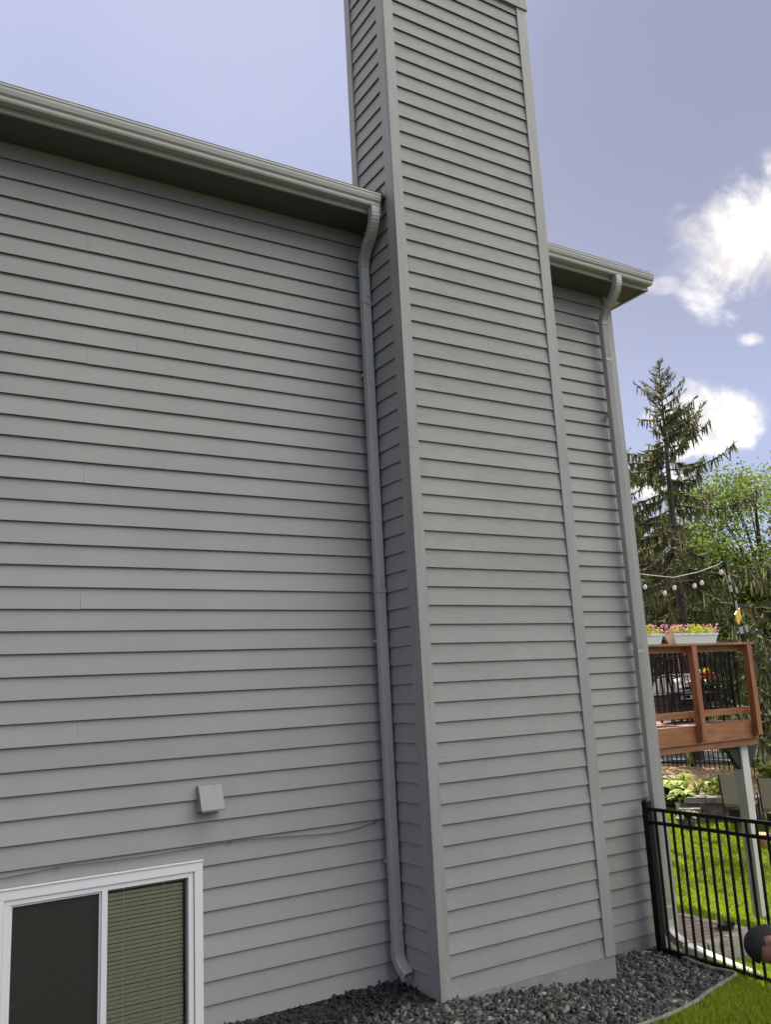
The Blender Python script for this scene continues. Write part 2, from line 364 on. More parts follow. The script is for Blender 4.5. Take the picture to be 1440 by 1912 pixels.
# ---------------------------------------------------------------- house
E_ = .14956; XL, XR, XH, CY = 3.747, 5.476, 6.868, -.571
house = empty('house', (3.0, 0, 0), 'grey two storey house with lap siding and a tall sided chimney', 'house')
JOINT = {}
for x, z in ((1.333, 5.61), (1.341, 4.73), (1.339, 3.82), (1.712, 4.88), (2.08, 5.01), (1.33, 2.92), (1.33, 2.02)):
    JOINT.setdefault(int(math.ceil((6.149 - z) / E_)), []).append(x)
def lap_run(mb, p0, p1, out, z_lo, z_hi, butt=.022, jit=.0012, seed=0):
    """one clapboard from p0 to p1 (xy), bottom edge at the given plane, top edge set back"""
    r = random.Random(seed); p0 = Vector((*p0, 0)); p1 = Vector((*p1, 0)); o = Vector((*out, 0)); L_ = (p1 - p0).length; n = max(1, int(L_ / .45))
    prev = None; dz0 = r.uniform(-jit, jit) * 1.3
    for i in range(n + 1):
        p = p0.lerp(p1, i / n); dz = dz0 + r.uniform(-jit, jit) * .6; dy = r.uniform(-jit, jit) * .9
        a = p + o * dy + Vector((0, 0, z_lo + dz)); b = p - o * (butt * 1.33) + Vector((0, 0, z_hi + .050)); e = p + o * (dy - .0055) + Vector((0, 0, z_lo + dz - .0006))
        e2 = p + o * (dy - .0165) + Vector((0, 0, z_lo + dz + .055)); u = p - o * (butt + .009) + Vector((0, 0, z_lo + dz + .057))
        cur = (b, a, e, e2, u)
        if prev:
            for k in range(4): mb.quad(prev[k], cur[k], cur[k + 1], prev[k + 1])
        else: mb.poly([a, e, e2]); mb.poly([a, e2, u, b])
        prev = cur
    mb.poly([prev[1], prev[2], prev[3]]); mb.poly([prev[1], prev[3], prev[4], prev[0]])
def front_siding():
    mb = MB(); wx0, wx1, wz = .87, 2.15, 1.075
    for k in range(0, 44):
        zb = 6.149 - E_ * k; zt = min(zb + E_, 6.283)
        segs = [(-5.0, XL)] if k < 42 else []
        if zb < wz and k < 42:
            segs = [(-5.0, wx0), (wx1, XL)]
            if zt > wz: lap_run(mb, (wx0, 0), (wx1, 0), (0, -1), wz, zt, seed=k + 900)
        for s0, s1 in segs:
            cuts = [s0] + sorted(x for x in JOINT.get(k, []) if s0 < x < s1) + [s1]
            for i in range(len(cuts) - 1):
                a = cuts[i] + (.0006 if i else 0); b = cuts[i + 1] - (.0006 if i < len(cuts) - 2 else 0)
                lap_run(mb, (a, 0), (b, 0), (0, -1), zb, zt, seed=k * 7 + i)
        if k <= 41: lap_run(mb, (XR, 0), (XH - .10, 0), (0, -1), zb, zt, seed=k + 500)
    # last board on the low side of the wall, its lower edge cut up towards the chimney
    zb = 6.149 - E_ * 42
    mb.poly([(XR, .0, zb + .05), (XR + .35, -.001, zb + .005), (XH - .1, -.001, zb + .0), (XH - .1, .0125, zb + E_), (XR, .0125, zb + E_)])
    return mb
front_siding().build('wall', M['siding'], house)
shell = MB()
for x0, x1, z0, z1 in ((-5.4, .9, -1.4, 6.3), (2.12, XH - .02, -1.4, 6.3), (.9, 2.12, 1.04, 6.3), (.9, 2.12, -1.4, .05)): shell.box(x0, x1, .030, .10, z0, z1)
shell.box(XH - .10, XH - .012, .10, 9.0, -1.6, 6.3); shell.box(-5.4, -5.3, .1, 9, -1.6, 6.3); shell.box(-5.4, XH - .012, 9, 9.1, -1.6, 6.3)
shell.poly([(XH - .02, .1, 6.3), (XH - .02, 9.0, 6.3), (XH - .02, 4.55, 8.35)]); shell.poly([(-5.35, .1, 6.3), (-5.35, 9.0, 6.3), (-5.35, 4.55, 8.35)])
shell.build('wall_sheathing', M['found'], house)
sd = MB()
for k in range(0, 42):
    zb = 6.149 - E_ * k; lap_run(sd, (XH, .1), (XH, 9.0), (1, 0), zb, min(zb + E_, 6.283), seed=k + 3000)
sd.build('side_wall', M['siding'], house)
MB().box(XR, XH - .004, .006, .0175, -1.4, 6.149 - E_ * 42 + .05).build('foundation', M['found'], house)
MB().box(XH - .095, XH + .004, -.014, .016, -.17, 6.283).box(XH - .012, XH + .010, .0165, .10, -.17, 6.283).build('corner_board', M['trim'], house)
# eaves
RX = 7.09
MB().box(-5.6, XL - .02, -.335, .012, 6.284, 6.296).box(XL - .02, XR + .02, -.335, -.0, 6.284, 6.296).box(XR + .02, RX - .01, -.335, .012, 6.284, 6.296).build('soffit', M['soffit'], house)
MB().box(XH - .1, RX - .012, .013, 9.3, 6.284, 6.296).build('gable_soffit', M['white_post'], house)
fa = MB()
for x0, x1 in ((-5.6, XL - .002), (XR + .002, RX)): fa.box(x0, x1, -.358, -.336, 6.266, 6.44)
fa.build('fascia', M['gutter'], house)
MB().poly([(RX - .010, -.33, 6.27), (RX - .010, 4.6, 8.37), (RX - .010, 4.6, 8.53), (RX - .010, -.36, 6.43)]).box(RX - .012, RX + .012, -.358, 9.3, 6.266, 6.30).build('rake_board', M['gutter'], house)
rf = MB()
def roof_slab(y0, z0, y1, z1, x0, x1, t=.045):
    rf.poly([(x0, y0, z0), (x1, y0, z0), (x1, y1, z1), (x0, y1, z1)]); rf.poly([(x0, y0, z0 - t), (x1, y0, z0 - t), (x1, y1, z1 - t), (x0, y1, z1 - t)])
    rf.quad((x0, y0, z0), (x1, y0, z0), (x1, y0, z0 - t), (x0, y0, z0 - t)); rf.quad((x0, y0, z0), (x0, y1, z1), (x0, y1, z1 - t), (x0, y0, z0 - t)); rf.quad((x1, y0, z0), (x1, y1, z1), (x1, y1, z1 - t), (x1, y0, z0 - t))
RIDGE = 4.6; SL = 5 / 12; zr = lambda y: 6.478 + (y + .39) * SL
roof_slab(-.39, zr(-.39), RIDGE, zr(RIDGE), -5.6, XL - .004); roof_slab(-.39, zr(-.39), RIDGE, zr(RIDGE), XR + .004, RX + .03)
roof_slab(.125, zr(.125), RIDGE, zr(RIDGE), XL - .004, XR + .004)
roof_slab(9.6, zr(-.39), RIDGE, zr(RIDGE), -5.6, RX + .03)
roof = rf.build('roof', M['shingle'], house)
# gutters: K profile, open at the top, with end caps
GP = [(-.361, 6.305), (-.425, 6.305), (-.432, 6.318), (-.434, 6.338), (-.449, 6.352), (-.457, 6.380), (-.4585, 6.398), (-.464, 6.402), (-.464, 6.416), (-.452, 6.416), (-.452, 6.404), (-.4500, 6.384), (-.442, 6.358), (-.427, 6.342), (-.424, 6.316), (-.366, 6.313), (-.366, 6.43), (-.361, 6.43)]
def gutter(x0, x1):
    mb = MB(); mb.sweep(GP, [(x0, 0, 0), (x1, 0, 0)], [((0, 1, 0), (0, 0, 1))] * 2)
    capp = [p for p in GP[:9]] + [(-.361, 6.418)]
    for x in (x0, x1): mb.poly([(x, y, z) for y, z in capp])
    g = mb.build('gutter', M['gutter'], house)
gutter(-5.6, 3.683); gutter(XR + .004, 7.095)
MB().bar((3.700, -.40, 6.40), (3.706, -.40, 6.50), .05, .006, (1, 0, 0)).bar((3.72, -.37, 6.40), (3.722, -.37, 6.475), .004, .09, (0, 1, 0)).build('flashing', M['soffit'], house)
# downspouts: ribbed rectangular tube
def ds_prof(w, d, ribs=True):
    pts = []
    n = 6
    for i in range(n + 1):
        u = -w / 2 + .006 + (w - .012) * i / n
        pts.append((u, -d / 2))
        if ribs and i < n: pts.append((u + (w - .012) / n * .5, -d / 2 + .0035))
    pts += [(w / 2, -d / 2 + .006), (w / 2, d / 2 - .006), (w / 2 - .006, d / 2), (-w / 2 + .006, d / 2), (-w / 2, d / 2 - .006), (-w / 2, -d / 2 + .006)]
    return pts
def path_frames(pts):
    fr = []
    for i in range(len(pts)):
        t = (Vector(pts[min(i + 1, len(pts) - 1)]) - Vector(pts[max(i - 1, 0)])).normalized()
        u = Vector((1, 0, 0)) - t * t.x; u.normalize() if u.length > .3 else None
        v = u.cross(t).normalized()
        if v.y < 0 and abs(v.y) > abs(v.z): v = -v
        fr.append((u, v))
    return fr
def arc(p0, p1, p2, n=8):
    p0, p1, p2 = Vector(p0), Vector(p1), Vector(p2)
    return [tuple(p0 * (1 - t) ** 2 + p1 * 2 * t * (1 - t) + p2 * t * t) for t in (i / n for i in range(n + 1))]
def downspout(x_top, x, z_end, screws):
    top = [(x_top, -.405, 6.302), (x_top, -.405, 6.27)] + arc((x_top, -.405, 6.25), (x_top, -.405, 6.17), ((x_top + x) / 2, -.27, 6.09), 7) + arc(((x_top + x) / 2, -.23, 6.066), (x, -.088, 5.985), (x, -.086, 5.90), 7)
    pipe = MB(); pr = ds_prof(.078, .066); P = [(x, -.085, 5.915), (x, -.085, z_end)]
    pipe.sweep(pr, P, [((1, 0, 0), (0, 1, 0))] * 2)
    d = pipe.build('downspout', M['gutter'], house)
    el = MB(); pe = ds_prof(.084, .072, False); fine = []
    for i, p in enumerate(top): fine.append(p)
    # crimped elbow: alternate the section size slightly along the bends
    n0 = len(el.v); prev = None; k = len(pe)
    dense = []
    for i in range(len(fine) - 1):
        for t in (0, .5): dense.append(tuple(Vector(fine[i]).lerp(Vector(fine[i + 1]), t)))
    dense.append(fine[-1])
    fr = path_frames(dense)
    for i, (p, (U, V)) in enumerate(zip(dense, fr)):
        s = 1.0 - (.045 if (i % 2 and 2 < i < len(dense) - 3) else 0)
        for (u, v) in pe: el.v.append(tuple(Vector(p) + U * (u * s) + V * (v * s)))
    for i in range(len(dense) - 1):
        for j in range(k): el.f.append((n0 + i * k + j, n0 + i * k + (j + 1) % k, n0 + (i + 1) * k + (j + 1) % k, n0 + (i + 1) * k + j))
    el.build('elbow', M['gutter'], d)
    for z in screws:
        MB().box(x - .0415, x + .0415, -.1205, -.0495, z - .011, z + .011).build('collar', M['gutter'], d)
        MB().lathe([(0, .0), (.006, .001), (.006, .004), (0, .005)], (0, 0, 0), 8).build('screw', M['wire'], d).matrix_world = Matrix.Translation((x + .012, -.1200, z + .06)) @ Matrix.Rotation(math.pi / 2, 4, 'X')
    for z in (4.9, 2.6, .9): MB().box(x - .036, x + .036, -.051, -.004, z - .012, z + .012).build('strap', M['gutter'], d)
    return d
dl = downspout(3.635, 3.697, .30, (5.55, 3.0, .42))
sh = [(3.697, -.085, .312), (3.697, -.085, .26)] + arc((3.697, -.085, .24), (3.697, -.088, .16), (3.713, -.20, .10), 6)
mb = MB(); mb.sweep(ds_prof(.086, .072, False), sh, path_frames(sh)); mb.build('outlet_elbow', M['gutter'], dl)
dr = downspout(6.575, 6.645, -.02, (5.5, 2.45, .10))
ex = [(6.645, -.085, -.01), (6.645, -.085, -.06)] + arc((6.645, -.085, -.08), (6.655, -.10, -.17), (6.70, -.24, -.225), 7)
mb = MB(); mb.sweep(ds_prof(.088, .076, False), ex, path_frames(ex)); mb.build('outlet_elbow', M['gutter'], dr)
e0 = Vector((6.69, -.215, -.240)); e1 = Vector((7.07, -1.55, -.58)); tt = (e1 - e0).normalized(); uu = tt.cross(Vector((0, 0, 1))).normalized(); vv = uu.cross(tt)
mb = MB(); mb.sweep(ds_prof(.11, .085, False), [e0, e1], [(uu, vv)] * 2); mb.build('extension', M['white_post'], dr)
# exterior cable
cb = [(-2.5, 1.16), (.0, 1.19), (.6, 1.196), (.879, 1.176), (1.066, 1.185), (1.228, 1.199), (1.515, 1.188), (1.854, 1.186), (2.195, 1.197), (2.36, 1.208), (2.434, 1.203), (2.649, 1.193), (2.854, 1.180), (3.05, 1.166), (3.211, 1.158), (3.33, 1.160), (3.446, 1.170), (3.56, 1.190), (3.63, 1.205)]
cab = MB().tube([(x, -.007 - .004 * (i % 2), z) for i, (x, z) in enumerate(cb)], .0042, 6).build('cable', M['wire'], house, smooth=True)
for x, z in ((1.225, 1.197), (2.40, 1.205), (3.60, 1.200)): MB().box(x - .006, x + .006, -.014, .0, z - .012, z + .006).build('clip', M['wire'], cab)
# dryer vent hood
v0 = MB(); x0, x1, zt, zb = 2.155, 2.325, 1.605, 1.445
v0.poly([(x0, -.028, zt), (x1, -.028, zt), (x1, -.095, zb), (x0, -.095, zb)]); v0.poly([(x0, -.0, zt + .004), (x1, -.0, zt + .004), (x1, -.028, zt), (x0, -.028, zt)])
v0.poly([(x0, .01, zt), (x0, -.028, zt), (x0, -.095, zb), (x0, .01, zb - .02)]); v0.poly([(x1, .01, zt), (x1, -.028, zt), (x1, -.095, zb), (x1, .01, zb - .02)])
v0.poly([(x0, -.095, zb), (x1, -.095, zb), (x1, -.092, zb - .012), (x0, -.092, zb - .012)]); v0.poly([(x0 + .004, -.085, zb + .012), (x1 - .004, -.085, zb + .012), (x1 - .004, 0, zb + .012), (x0 + .004, 0, zb + .012)])
vent = v0.build('dryer_vent', M['trim'], house)
MB().box(x0 + .02, x1 - .02, -.08, -.004, zb - .004, zb + .008).build('flap', M['soffit'], vent)
# window
def frame_ring(mb, x0, x1, z0, z1, w, y0, y1):
    mb.box(x0, x1, y0, y1, z1 - w, z1); mb.box(x0, x1, y0, y1, z0, z0 + w); mb.box(x0, x0 + w, y0, y1, z0 + w, z1 - w); mb.box(x1 - w, x1, y0, y1, z0 + w, z1 - w)
win = frame_mb = MB(); frame_ring(frame_mb, .905, 2.118, .035, 1.045, .036, -.016, .06)
frame_mb.box(1.498, 1.537, -.016, .06, .07, 1.01)
win = frame_mb.build('window', M['white'], house, bevel=.003)
cs = MB(); frame_ring(cs, .843, 2.182, .0, 1.103, .060, -.026, .0175); cs.box(.838, 2.187, -.034, .0, 1.1035, 1.112)
cs.build('casing', M['white'], win, bevel=.003)
sa = MB(); frame_ring(sa, .943, 1.497, .072, 1.008, .012, -.003, .02); sa.build('sash', M['white'], win)
MB().box(.955, 1.485, .004, .0052, .084, .996).build('insect_screen', M['screen'], win)
MB().box(.955, 1.485, .034, .038, .084, .996).build('pane', M['glass'], win)
MB().box(1.538, 2.081, .014, .018, .072, 1.008).build('pane', M['glass'], win)
bl = MB(); z = .05
while z < .975:
    for a, b in ((.95, 1.50), (1.545, 2.066)):
        zz = z + rnd.uniform(-.0008, .0008)
        bl.quad((a, .058, zz), (b, .058, zz), (b, .066, zz + .0205), (a, .066, zz + .0205))
    z += .0265
bl.box(1.545, 2.07, .058, .085, .985, 1.008); bl.build('blind', M['blind'], win)
co = MB()
for x in (1.66, 1.93): co.bar((x, .056, .06), (x, .056, 1.0), .002, .002)
co.build('blind_cord', M['white'], win)
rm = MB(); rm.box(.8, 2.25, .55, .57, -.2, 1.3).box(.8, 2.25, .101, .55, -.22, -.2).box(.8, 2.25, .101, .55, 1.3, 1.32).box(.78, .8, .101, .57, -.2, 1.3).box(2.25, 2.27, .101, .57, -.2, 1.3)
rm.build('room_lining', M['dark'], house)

# chimney
chb = MB(); ZC = 8.226
for k in range(-8, 56):
    zb = ZC - E_ * k
    if zb < -.01: continue
    zt = zb + E_
    lap_run(chb, (XL + .092, CY + .003), (XR - .113, CY + .003), (0, -1), zb, zt, .018, .0010, k + 5000)
ch = chb.build('chimney', M['grain'], roof)
sdm = MB()
for k in range(-8, 56):
    zb = ZC - E_ * k
    if zb < -.01: continue
    lap_run(sdm, (XL + .003, CY + .128), (XL + .003, .03 if zb > 6.3 else -.002), (-1, 0), zb, zb + E_, .018, .001, k + 6000)
    lap_run(sdm, (XR - .003, CY + .1), (XR - .003, .03 if zb > 6.3 else -.002), (1, 0), zb, zb + E_, .018, .001, k + 7000)
sdm.build('chimney_side', M['siding'], ch)
core = MB(); core.box(XL + .030, XR - .030, CY + .030, -.001, -.5, 9.4).box(XL + .030, XR - .030, -.0005, .10, 6.5, 9.4).build('chimney_core', M['found'], ch)
def vboard(x0, x1, y0, y1, cuts, name='corner_board'):
    mb = MB()
    for a, b in zip(cuts[:-1], cuts[1:]): mb.box(x0, x1, y0, y1, a + .0008, b - .0008)
    return mb.build(name, M['trim'], ch)
vboard(XL - .004, XL + .092, CY - .006, CY + .016, (.005, 4.115, 8.96))
vboard(XL - .006, XL + .016, CY + .0165, CY + .128, (.005, 4.13, 8.96))
vboard(XR - .113, XR + .004, CY - .006, CY + .016, (-.0, 4.115, 8.62, 8.96))
vboard(XR - .016, XR + .006, CY + .0165, CY + .1, (-.0, 4.115, 8.96))
vboard(XL - .006, XL + .016, .03, .118, (6.6, 8.96)); vboard(XR - .016, XR + .006, .03, .118, (6.6, 8.96))
MB().box(XL + .012, XR - .003, CY + .004, CY + .0175, -.35, -.002).box(XR - .0175, XR - .003, CY + .0178, -.0, -.45, -.002).box(XL + .003, XL + .0175, CY + .0178, -.003, -.1, .002).build('skirt_board', M['found'], ch)
cp = MB(); y0, y1, xa, xb = CY - .022, .135, XL - .022, XR + .022
for i in range(4):
    z0 = 8.915 + i * .15; o = .0
    cp.poly([(xa, y0, z0), (xb, y0, z0), (xb - .012, y0 + .012, z0 + .152), (xa + .012, y0 + .012, z0 + .152)]); cp.poly([(xa, y1, z0), (xb, y1, z0), (xb - .012, y1 - .012, z0 + .152), (xa + .012, y1 - .012, z0 + .152)])
    cp.poly([(xa, y0, z0), (xa, y1, z0), (xa + .012, y1 - .012, z0 + .152), (xa + .012, y0 + .012, z0 + .152)]); cp.poly([(xb, y0, z0), (xb, y1, z0), (xb - .012, y1 - .012, z0 + .152), (xb - .012, y0 + .012, z0 + .152)])
    cp.poly([(xa, y0, z0), (xb, y0, z0), (xb, y1, z0), (xa, y1, z0)])
cp.build('chimney_band', M['grain'], ch)
MB().box(xa - .03, xb + .03, y0 - .03, y1 + .03, 9.515, 9.56).box(xa + .5, xb - .5, y0 + .2, y1 - .2, 9.56, 9.75).build('chimney_cap', M['gutter'], ch)

# ---------------------------------------------------------------- gravel bed
EDGE = [(.9, -1.78), (3.2, -1.80), (4.2, -1.70), (4.9, -1.56), (5.23, -1.46), (5.43, -1.39), (5.71, -1.26), (5.99, -1.15), (6.24, -1.05), (6.36, -1.01), (6.43, -.96), (6.46, -.90), (6.43, -.84), (6.38, -.74), (6.42, -.55), (6.50, -.35), (6.53, -.10), (6.53, -.0)]
def edge_mesh():
    mb = MB(); pts = [(x, y, float(ground_z(x, y)) + .04) for x, y in EDGE]
    dense = []
    for i in range(len(pts) - 1):
        for t in (0, .25, .5, .75): dense.append(Vector(pts[i]).lerp(Vector(pts[i + 1]), t))
    dense.append(Vector(pts[-1])); mb.tube(dense, .016, 7)
    for i in range(len(dense) - 1):
        a, b = dense[i], dense[i + 1]; mb.quad(a, b, b - Vector((0, 0, .08)), a - Vector((0, 0, .08)))
    tag(mb.build('edging_strip', M['edging'], smooth=True), 'weathered tan landscape edging curving round the gravel bed', 'edging')
edge_mesh()
def in_poly(px, py, poly):
    ins = np.zeros(len(px), bool); j = len(poly) - 1
    for i in range(len(poly)):
        xi, yi = poly[i]; xj, yj = poly[j]
        c = ((yi > py) != (yj > py)) & (px < (xj - xi) * (py - yi) / (yj - yi + 1e-12) + xi); ins ^= c; j = i
    return ins
ICO_V = None
def ico():
    V = np.array([(x, y, z) for z in (-1, 1) for y in (-1, 1) for x in (-1, 1)], float) * .72
    F = np.array([(0, 2, 3), (0, 3, 1), (4, 5, 7), (4, 7, 6), (0, 1, 5), (0, 5, 4), (1, 3, 7), (1, 7, 5), (3, 2, 6), (3, 6, 7), (2, 0, 4), (2, 4, 6)]); return V, F
def rand_rot(n):
    q = rng.normal(size=(n, 4)); q /= np.linalg.norm(q, axis=1, keepdims=True); w, x, y, z = q.T
    return np.stack([np.stack([1 - 2 * (y * y + z * z), 2 * (x * y - w * z), 2 * (x * z + w * y)], 1), np.stack([2 * (x * y + w * z), 1 - 2 * (x * x + z * z), 2 * (y * z - w * x)], 1), np.stack([2 * (x * z - w * y), 2 * (y * z + w * x), 1 - 2 * (x * x + y * y)], 1)], 1)
def gravel():
    V0, F0 = ico(); n = 27000
    poly = EDGE + [(XR, .05), (XR, CY + .01), (XL, CY + .01), (XL, .05), (.9, .05)]
    x = rng.uniform(.9, 6.55, n); y = rng.uniform(-1.82, .02, n); ok = in_poly(x, y, poly); x, y = x[ok], y[ok]; n = len(x)
    size = rng.uniform(.014, .030, n) * np.where(rng.random(n) < .12, 1.35, 1)
    sc = np.stack([size * rng.uniform(1.0, 1.8, n), size * rng.uniform(.65, 1.05, n), size * rng.uniform(.25, .55, n)], 1)
    P = V0[None] * (1 + rng.uniform(-.55, .35, (n, len(V0), 3)))
    P = P * sc[:, None, :]; R3 = rand_rot(n); tilt = rng.random(n) < .75
    a = rng.uniform(0, 6.283, n); Rz = np.zeros((n, 3, 3)); Rz[:, 0, 0] = np.cos(a); Rz[:, 0, 1] = -np.sin(a); Rz[:, 1, 0] = np.sin(a); Rz[:, 1, 1] = np.cos(a); Rz[:, 2, 2] = 1
    R3 = np.where(tilt[:, None, None], R3, Rz); P = np.einsum('nij,nkj->nki', R3, P)
    z = ground_z(x, y) + rng.uniform(-.022, .014, n) + .010 * np.sin(x * 4.1 + 1.3 * np.sin(y * 3)) * np.cos(y * 5)
    P += np.stack([x, y, z], 1)[:, None, :]
    base = np.clip(rng.gamma(2.0, .034, n), .010, .40); warm = rng.normal(0, .05, n); colr = np.stack([base * (1.06 + warm), base, base * (.90 - warm), np.ones(n)], 1)
    tan = rng.random(n) < .006; colr[tan] = (.36, .30, .20, 1)
    # soil-dark damp stones where the downspout empties
    wet = np.exp(-(((x - 3.15) / .85) ** 2 + ((y + .20) / .42) ** 2)) > rng.uniform(.2, .65, n); colr[wet, :3] *= .22
    F = (F0[None] + (np.arange(n) * len(V0))[:, None, None]).reshape(-1, 3)
    tag(arr_mesh('gravel', P.reshape(-1, 3), F, M['gravel'], colors=np.repeat(colr, len(V0), 0)), 'dark grey slate gravel bed around the chimney base', 'gravel', kind='stuff')
gravel()
sheetb = MB(); sheetb.poly([(x, y, float(ground_z(x, y)) + .006) for x, y in EDGE + [(.9, 0)]])
tag(arr_mesh('gravel_soil', np.array([(x, y, float(ground_z(x, y)) + .006) for x in np.linspace(.9, 6.3, 30) for y in np.linspace(-1.0, .02, 12)]), np.array([(i * 12 + j, i * 12 + 12 + j, i * 12 + 13 + j, i * 12 + j + 1) for i in range(29) for j in range(11)]), varied('dark soil', (.02, .018, .016), (.05, .045, .04), .95, 20), smooth=True), kind='structure', label='dark soil under the gravel')

# ---------------------------------------------------------------- grass
def grass_patch(name, label, sampler, n, h, w):
    x, y = sampler(n); n = len(x); z = ground_z(x, y); a = rng.uniform(0, 6.283, n); hh = h * rng.uniform(.55, 1.25, n); lean = rng.normal(0, .45, (n, 2)) * hh[:, None]
    dx, dy = np.cos(a) * w / 2, np.sin(a) * w / 2
    b0 = np.stack([x - dx, y - dy, z - .005], 1); b1 = np.stack([x + dx, y + dy, z - .005], 1)
    m0 = np.stack([x - dx * .8 + lean[:, 0] * .4, y - dy * .8 + lean[:, 1] * .4, z + hh * .6], 1); m1 = np.stack([x + dx * .8 + lean[:, 0] * .4, y + dy * .8 + lean[:, 1] * .4, z + hh * .6], 1)
    t = np.stack([x + lean[:, 0], y + lean[:, 1], z + hh * .95], 1)
    V = np.stack([b0, b1, m1, m0, t], 1).reshape(-1, 3); o = np.arange(n)[:, None] * 5
    F = np.concatenate([o + np.array([0, 1, 2]), o + np.array([0, 2, 3]), o + np.array([3, 2, 4])], 0)
    patch = .5 + .5 * np.sin(x * 2.1 + np.sin(y * 1.7) * 1.5) * np.sin(y * 2.6 + 1)
    tone = np.clip(.25 + .5 * rng.random(n) + .25 * (patch - .5), 0, 1); c = np.repeat(np.stack([tone, tone, tone, np.ones(n)], 1), 5, 0)
    tag(arr_mesh(name, V, F, M['grass'], colors=c), label, 'grass', kind='stuff')
PATHP = [(7.60, .55), (8.13, .57), (8.50, .56), (8.45, 1.45), (7.7, 1.9), (6.9, 1.9), (6.9, .75)]
def s_back(n):
    u = rng.random(n) ** .8; s = 8.5 + 11.5 * u; t = rng.uniform(-1.5, 8.0, n) * s / 13
    x = .527 * s * 1.0 + .85 * t * 1.0; x = .527 * s + .85 * t + 1.4 * s / 13; y = .85 * s - .527 * t - 6.2 - .85 * s / 13
    ok = ~in_poly(x, y, PATHP) & (x > 6.9) & (x < 19.5) & ((x - FO[0]) * FN[0] + (y - FO[1]) * FN[1] < -3.0); return x[ok], y[ok]
grass_patch('grass', 'short green lawn grass beyond the near fence', s_back, 270000, .055, .011)
def s_front(n):
    x = rng.uniform(3.6, 8.6, n); y = rng.uniform(-4.0, .3, n)
    ok = ~in_poly(x, y, EDGE + [(XR, .3), (.9, .3)]) & ~((x < 6.9) & (y > -.02)); return x[ok], y[ok]
grass_patch('grass', 'shaded green lawn grass in front of the gravel bed', s_front, 90000, .060, .007)

# ---------------------------------------------------------------- fences
def fence_run(root, p0, p1, z_rails, z_top, z_bot, gap, first, post_at, rail_d=.03, pw=.018, zf=lambda x, y: 0.0, cap=True):
    p0 = Vector((*p0, 0)); p1 = Vector((*p1, 0)); d = (p1 - p0); L_ = d.length; d.normalize()
    for z in z_rails:
        a = p0 + Vector((0, 0, z + zf(*p0.xy))); b = p1 + Vector((0, 0, z + zf(*p1.xy))); MB().bar(a, b, .028, rail_d).build('rail', M['black'], root)
    t = first
    while t < L_ - .02:
        p = p0 + d * t; z = zf(*p.xy); MB().bar(p + Vector((0, 0, z_bot + z)), p + Vector((0, 0, z_top + z)), pw, pw, d).build('picket', M['black'], root); t += gap
    for t in post_at:
        p = p0 + d * t; z = zf(*p.xy); o = MB().bar(p + Vector((0, 0, z_bot - .25 + z)), p + Vector((0, 0, z_top + .055 + z)), .062, .062, d)
        q = p + Vector((0, 0, z_top + .055 + z)); o.bar(q, q + Vector((0, 0, .012)), .068, .068, d); o.bar(q + Vector((0, 0, .012)), q + Vector((0, 0, .03)), .066, .066, d, .02, .02)
        o.build('post', M['black'], root)
fn = empty('metal_fence', (6.5, -.15, -.3), 'near black metal picket fence running out from the house corner', 'fence')
fence_run(fn, (6.5, -.115), (6.44, -2.56), (.985, .868, -.235), .985, -.31, .1, .10, (.0, 2.43))
ff = empty('metal_fence', (*fp(0, 0), -.1), 'distant black metal picket fence between mulch bed and road', 'fence')
fence_run(ff, fp(-3.6, 0), fp(5.2, 0), (1.30, 1.16, .06), 1.30, -.02, .118, .06, (.0, 1.83, 3.66, 5.49, 7.32), .036, .022, zf=lambda x, y: float(ground_z(x, y)))

# ---------------------------------------------------------------- deck
deck = empty('deck', (9.0, 2.0, -1.1), 'raised reddish cedar deck with black balusters at the corner of the house', 'deck')
DX0, DX1, DY0, DY1, DZ = 6.9, 11.06, 2.0, 6.4, 1.523
fl = MB(); y = DY0 + .02
while y < DY1: fl.box(DX0, DX1 - .02, y, min(y + .138, DY1), DZ - .028, DZ); y += .144
fl.build('floor', M['decking'], deck)
MB().box(DX0, DX1, DY0 - .04, DY0 - .001, DZ - .245, DZ + .003).box(DX1 - .04, DX1 - .001, DY0, DY1, DZ - .245, DZ - .03).box(DX0, DX1 + .03, DY0 - .065, DY0 - .0405, DZ - .24, DZ + .0).build('rim_board', M['cedar'], deck)
MB().box(DX0, DX1 + .02, DY0 - .03, DY0 + .05, DZ - .335, DZ - .2455).build('beam', M['cedar'], deck)
jo = MB(); x = 7.2
while x < DX1 - .1: jo.box(x, x + .04, DY0 + .051, DY1, DZ - .22, DZ - .0285); x += .4
jo.build('joist', M['cedar'], deck)
ZT = 2.585
MB().box(DX0, DX1 + .09, DY0 - .14, DY0 + .06, ZT, ZT + .032).box(DX1 - .1, DX1 + .09, DY0 + .0605, DY1, ZT, ZT + .032).build('rail_cap', M['cedar'], deck, bevel=.004)
MB().box(DX0, DX1 + .02, DY0 - .02, DY0 + .018, ZT - .085, ZT - .002).box(DX1 - .018, DX1 + .02, DY0 + .02, DY1, ZT - .085, ZT - .002).build('top_rail', M['cedar'], deck)
MB().box(DX0, DX1 + .02, DY0 - .02, DY0 + .018, DZ + .105, DZ + .190).box(DX1 - .018, DX1 + .02, DY0 + .02, DY1, DZ + .105, DZ + .190).build('bottom_rail', M['cedar'], deck)
def rpost(x, y, z0):
    mb = MB(); mb.box(x - .046, x + .046, y - .046, y + .046, z0 + .03, ZT - .003); mb.poly([(x - .046, y - .046, z0 + .03), (x + .046, y - .046, z0 + .03), (x + .046, y + .046, z0), (x - .046, y + .046, z0)])
    mb.build('railing_post', M['cedar_v'], deck)
for x in (8.56, 9.83): rpost(x, DY0 - .115, 1.30)
rpost(DX1 - .05, DY0 - .115, 1.30)
for y in (3.28, 4.6, 5.9): rpost(DX1 + .07, y, 1.30)
x = 8.7
